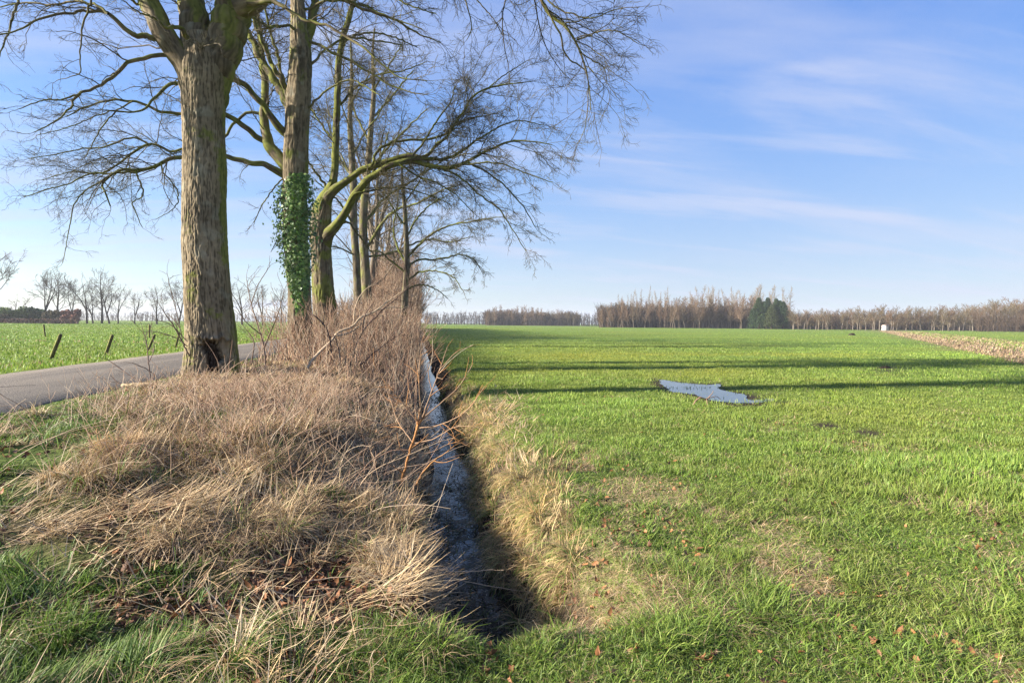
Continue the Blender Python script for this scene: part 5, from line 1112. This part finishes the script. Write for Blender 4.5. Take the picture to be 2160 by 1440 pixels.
# conifers
def conifer(seed, col):
    rg = np.random.default_rng(seed); g = Geo(); gt = Geo()
    tubes(gt, np.stack([np.zeros(10), np.zeros(10), np.linspace(0, .97, 10)], -1)[None], np.linspace(.02, .003, 10)[None], 6, np.array([[.06, .045, .035]]))
    n = 520; t = rg.random(n) ** .8 * .93 + .05; a = rg.random(n) * 6.283
    L = (.33 * (1 - t) ** .75 + .02) * rg.uniform(.65, 1.15, n); d = np.stack([np.cos(a), np.sin(a), -.25 + .9 * t], -1)
    Bp = grow(np.stack([0 * t, 0 * t, t], -1), d, L, 6, .06, np.array([0, 0, -.05]), rg)
    nb = 26; I = np.repeat(np.arange(n), nb); f = rg.random(len(I)) * 4.99; i0 = f.astype(int); fr = (f - i0)[:, None]
    c = Bp[I, i0] * (1 - fr) + Bp[I, i0 + 1] * fr + rg.normal(0, .008, (len(I), 3)); m = len(I)
    s = rg.uniform(.006, .016, m); u = nrm(Bp[I, i0 + 1] - Bp[I, i0] + rg.normal(0, .5, (m, 3))); v = nrm(np.cross(u, rg.normal(size=(m, 3))))
    V = c[:, None] + s[:, None, None] * np.stack([-u - v * .5, u - v * .35, u * 1.6, -u + v * .5], 1); V[..., 2] -= .004
    g.add(V.reshape(-1, 3), [np.arange(4 * m).reshape(m, 4)], np.repeat(np.asarray(col) * rg.uniform(.6, 1.4, (m, 1)), 4, 0))
    return gt.mesh('trunk', M_far, True), g.mesh('crown', M_far, False)
con = [conifer(501, (.034, .058, .020)), conifer(502, (.026, .048, .020)), conifer(503, (.058, .072, .026))]
for px, d, h, wm, vi, lb in ((1600, 226, 66, 1.0, 0, 'pointed dark conifer, leftmost of the dark evergreens'), (1618, 230, 66, .85, 1, 'slim dark conifer second from the left in the evergreen clump'), (1627, 221, 52, 1.15, 2, 'paler olive conifer in front of the evergreen clump'), (1636, 229, 64, .9, 0, 'dark conifer with the bright top, right of the paler one'), (1651, 227, 58, 1.0, 1, 'rightmost conifer of the evergreen clump'), (1589, 228, 44, 1.2, 1, 'lowest conifer at the left foot of the evergreen clump'), (1612, 233, 58, 1.2, 1, 'dark conifer half hidden between the two leftmost evergreens'), (1643, 234, 60, 1.2, 0, 'dark conifer half hidden behind the right end of the evergreen clump')):
    H = h * d / F; r = place_tree('conifer_tree', con[vi], ground_at(px, d), px * .1, (H * wm * 1.1, H), lb, 'conifers beside the middle wood'); r['category'] = 'conifer'

# small things out on the field
def far_box():
    b = ground_at(1867, 205); s = np.array([1.9, 1.2, 1.7]); g = Geo()
    V = np.array([(a, c_, z) for z in (0, 1) for a, c_ in ((-.5, -.5), (.5, -.5), (.5, .5), (-.5, .5))]) * s
    roof = np.array([(-.55, -.6, .98), (.55, -.6, .98), (.55, .6, .98), (-.55, .6, .98), (-.55, 0, 1.18), (.55, 0, 1.18)]) * s
    g.add(V, [np.array([[0, 1, 5, 4], [1, 2, 6, 5], [2, 3, 7, 6], [3, 0, 4, 7]])], (.75, .70, .64))
    root = empty('white_hut', b, 'tiny white hut at the foot of the right-hand wood', 'hut')
    obj('wall', g.mesh('wall', M_wood), root)
    g = Geo(); g.add(roof, [np.array([[0, 1, 5, 4], [2, 3, 4, 5], [1, 0, 3, 2]]), np.array([[1, 2, 5], [3, 0, 4]])], (.55, .40, .34)); obj('roof', g.mesh('roof', M_wood), root)
far_box()
def clod(px, py, rx, rz, label, seed):
    rg = np.random.default_rng(seed); b = onplane(px, py, 0.0); b[2] = float(gz(b[0], b[1])) - .02; u, v = np.meshgrid(np.linspace(0, 2 * np.pi, 24, endpoint=False), np.linspace(0, np.pi / 2, 9))
    rr = 1 + .25 * (fbm(u * 2 + seed, v * 3, 3, 1) - .5) + .1 * rg.normal(0, 1, u.shape)
    V = np.stack([rx * rr * np.cos(u) * np.cos(v), rx * .8 * rr * np.sin(u) * np.cos(v), rz * rr * np.sin(v)], -1).reshape(-1, 3)
    ii = np.arange(9 * 24).reshape(9, 24); jj = np.roll(ii, -1, 1); g = Geo(); g.add(V, [np.stack([ii[:-1], jj[:-1], jj[1:], ii[1:]], -1).reshape(-1, 4)], (.03, .022, .016))
    tag(obj('molehill', g.mesh('molehill', M_ground, True), None, b), label, 'molehill', 'dark earth heaps in the field')
clod(1797, 707, .55, .32, 'dark earth heap far out on the bright field, near the brown margin', 3)
clod(1868, 776, .20, .10, 'crumbly dark heap in the right part of the field, in the shade band', 5)

# ------------------------------------------------------------------ thin winter haze
def haze():
    lo, hi = np.array([-905., -85., -2.2]), np.array([905., 1405., 30.])
    V = np.array([(x_, y_, z_) for z_ in (lo[2], hi[2]) for x_, y_ in ((lo[0], lo[1]), (hi[0], lo[1]), (hi[0], hi[1]), (lo[0], hi[1]))])
    Fh = np.array([[3, 2, 1, 0], [4, 5, 6, 7], [0, 1, 5, 4], [1, 2, 6, 5], [2, 3, 7, 6], [3, 0, 4, 7]])
    m = bpy.data.materials.new('haze'); m.use_nodes = True; t = m.node_tree; t.nodes.clear()
    o = t.nodes.new('ShaderNodeOutputMaterial'); v = t.nodes.new('ShaderNodeVolumePrincipled')
    v.inputs['Color'].default_value = (.86, .90, .97, 1); v.inputs['Density'].default_value = .0003; v.inputs['Anisotropy'].default_value = .1
    t.links.new(v.outputs[0], o.inputs['Volume']); m.cycles.volume_sampling = 'DISTANCE'; m.cycles.homogeneous_volume = True
    tag(obj('haze', mesh('haze', V, [Fh], m)), 'thin pale winter haze over the fields', 'haze', None, 'stuff')
haze()
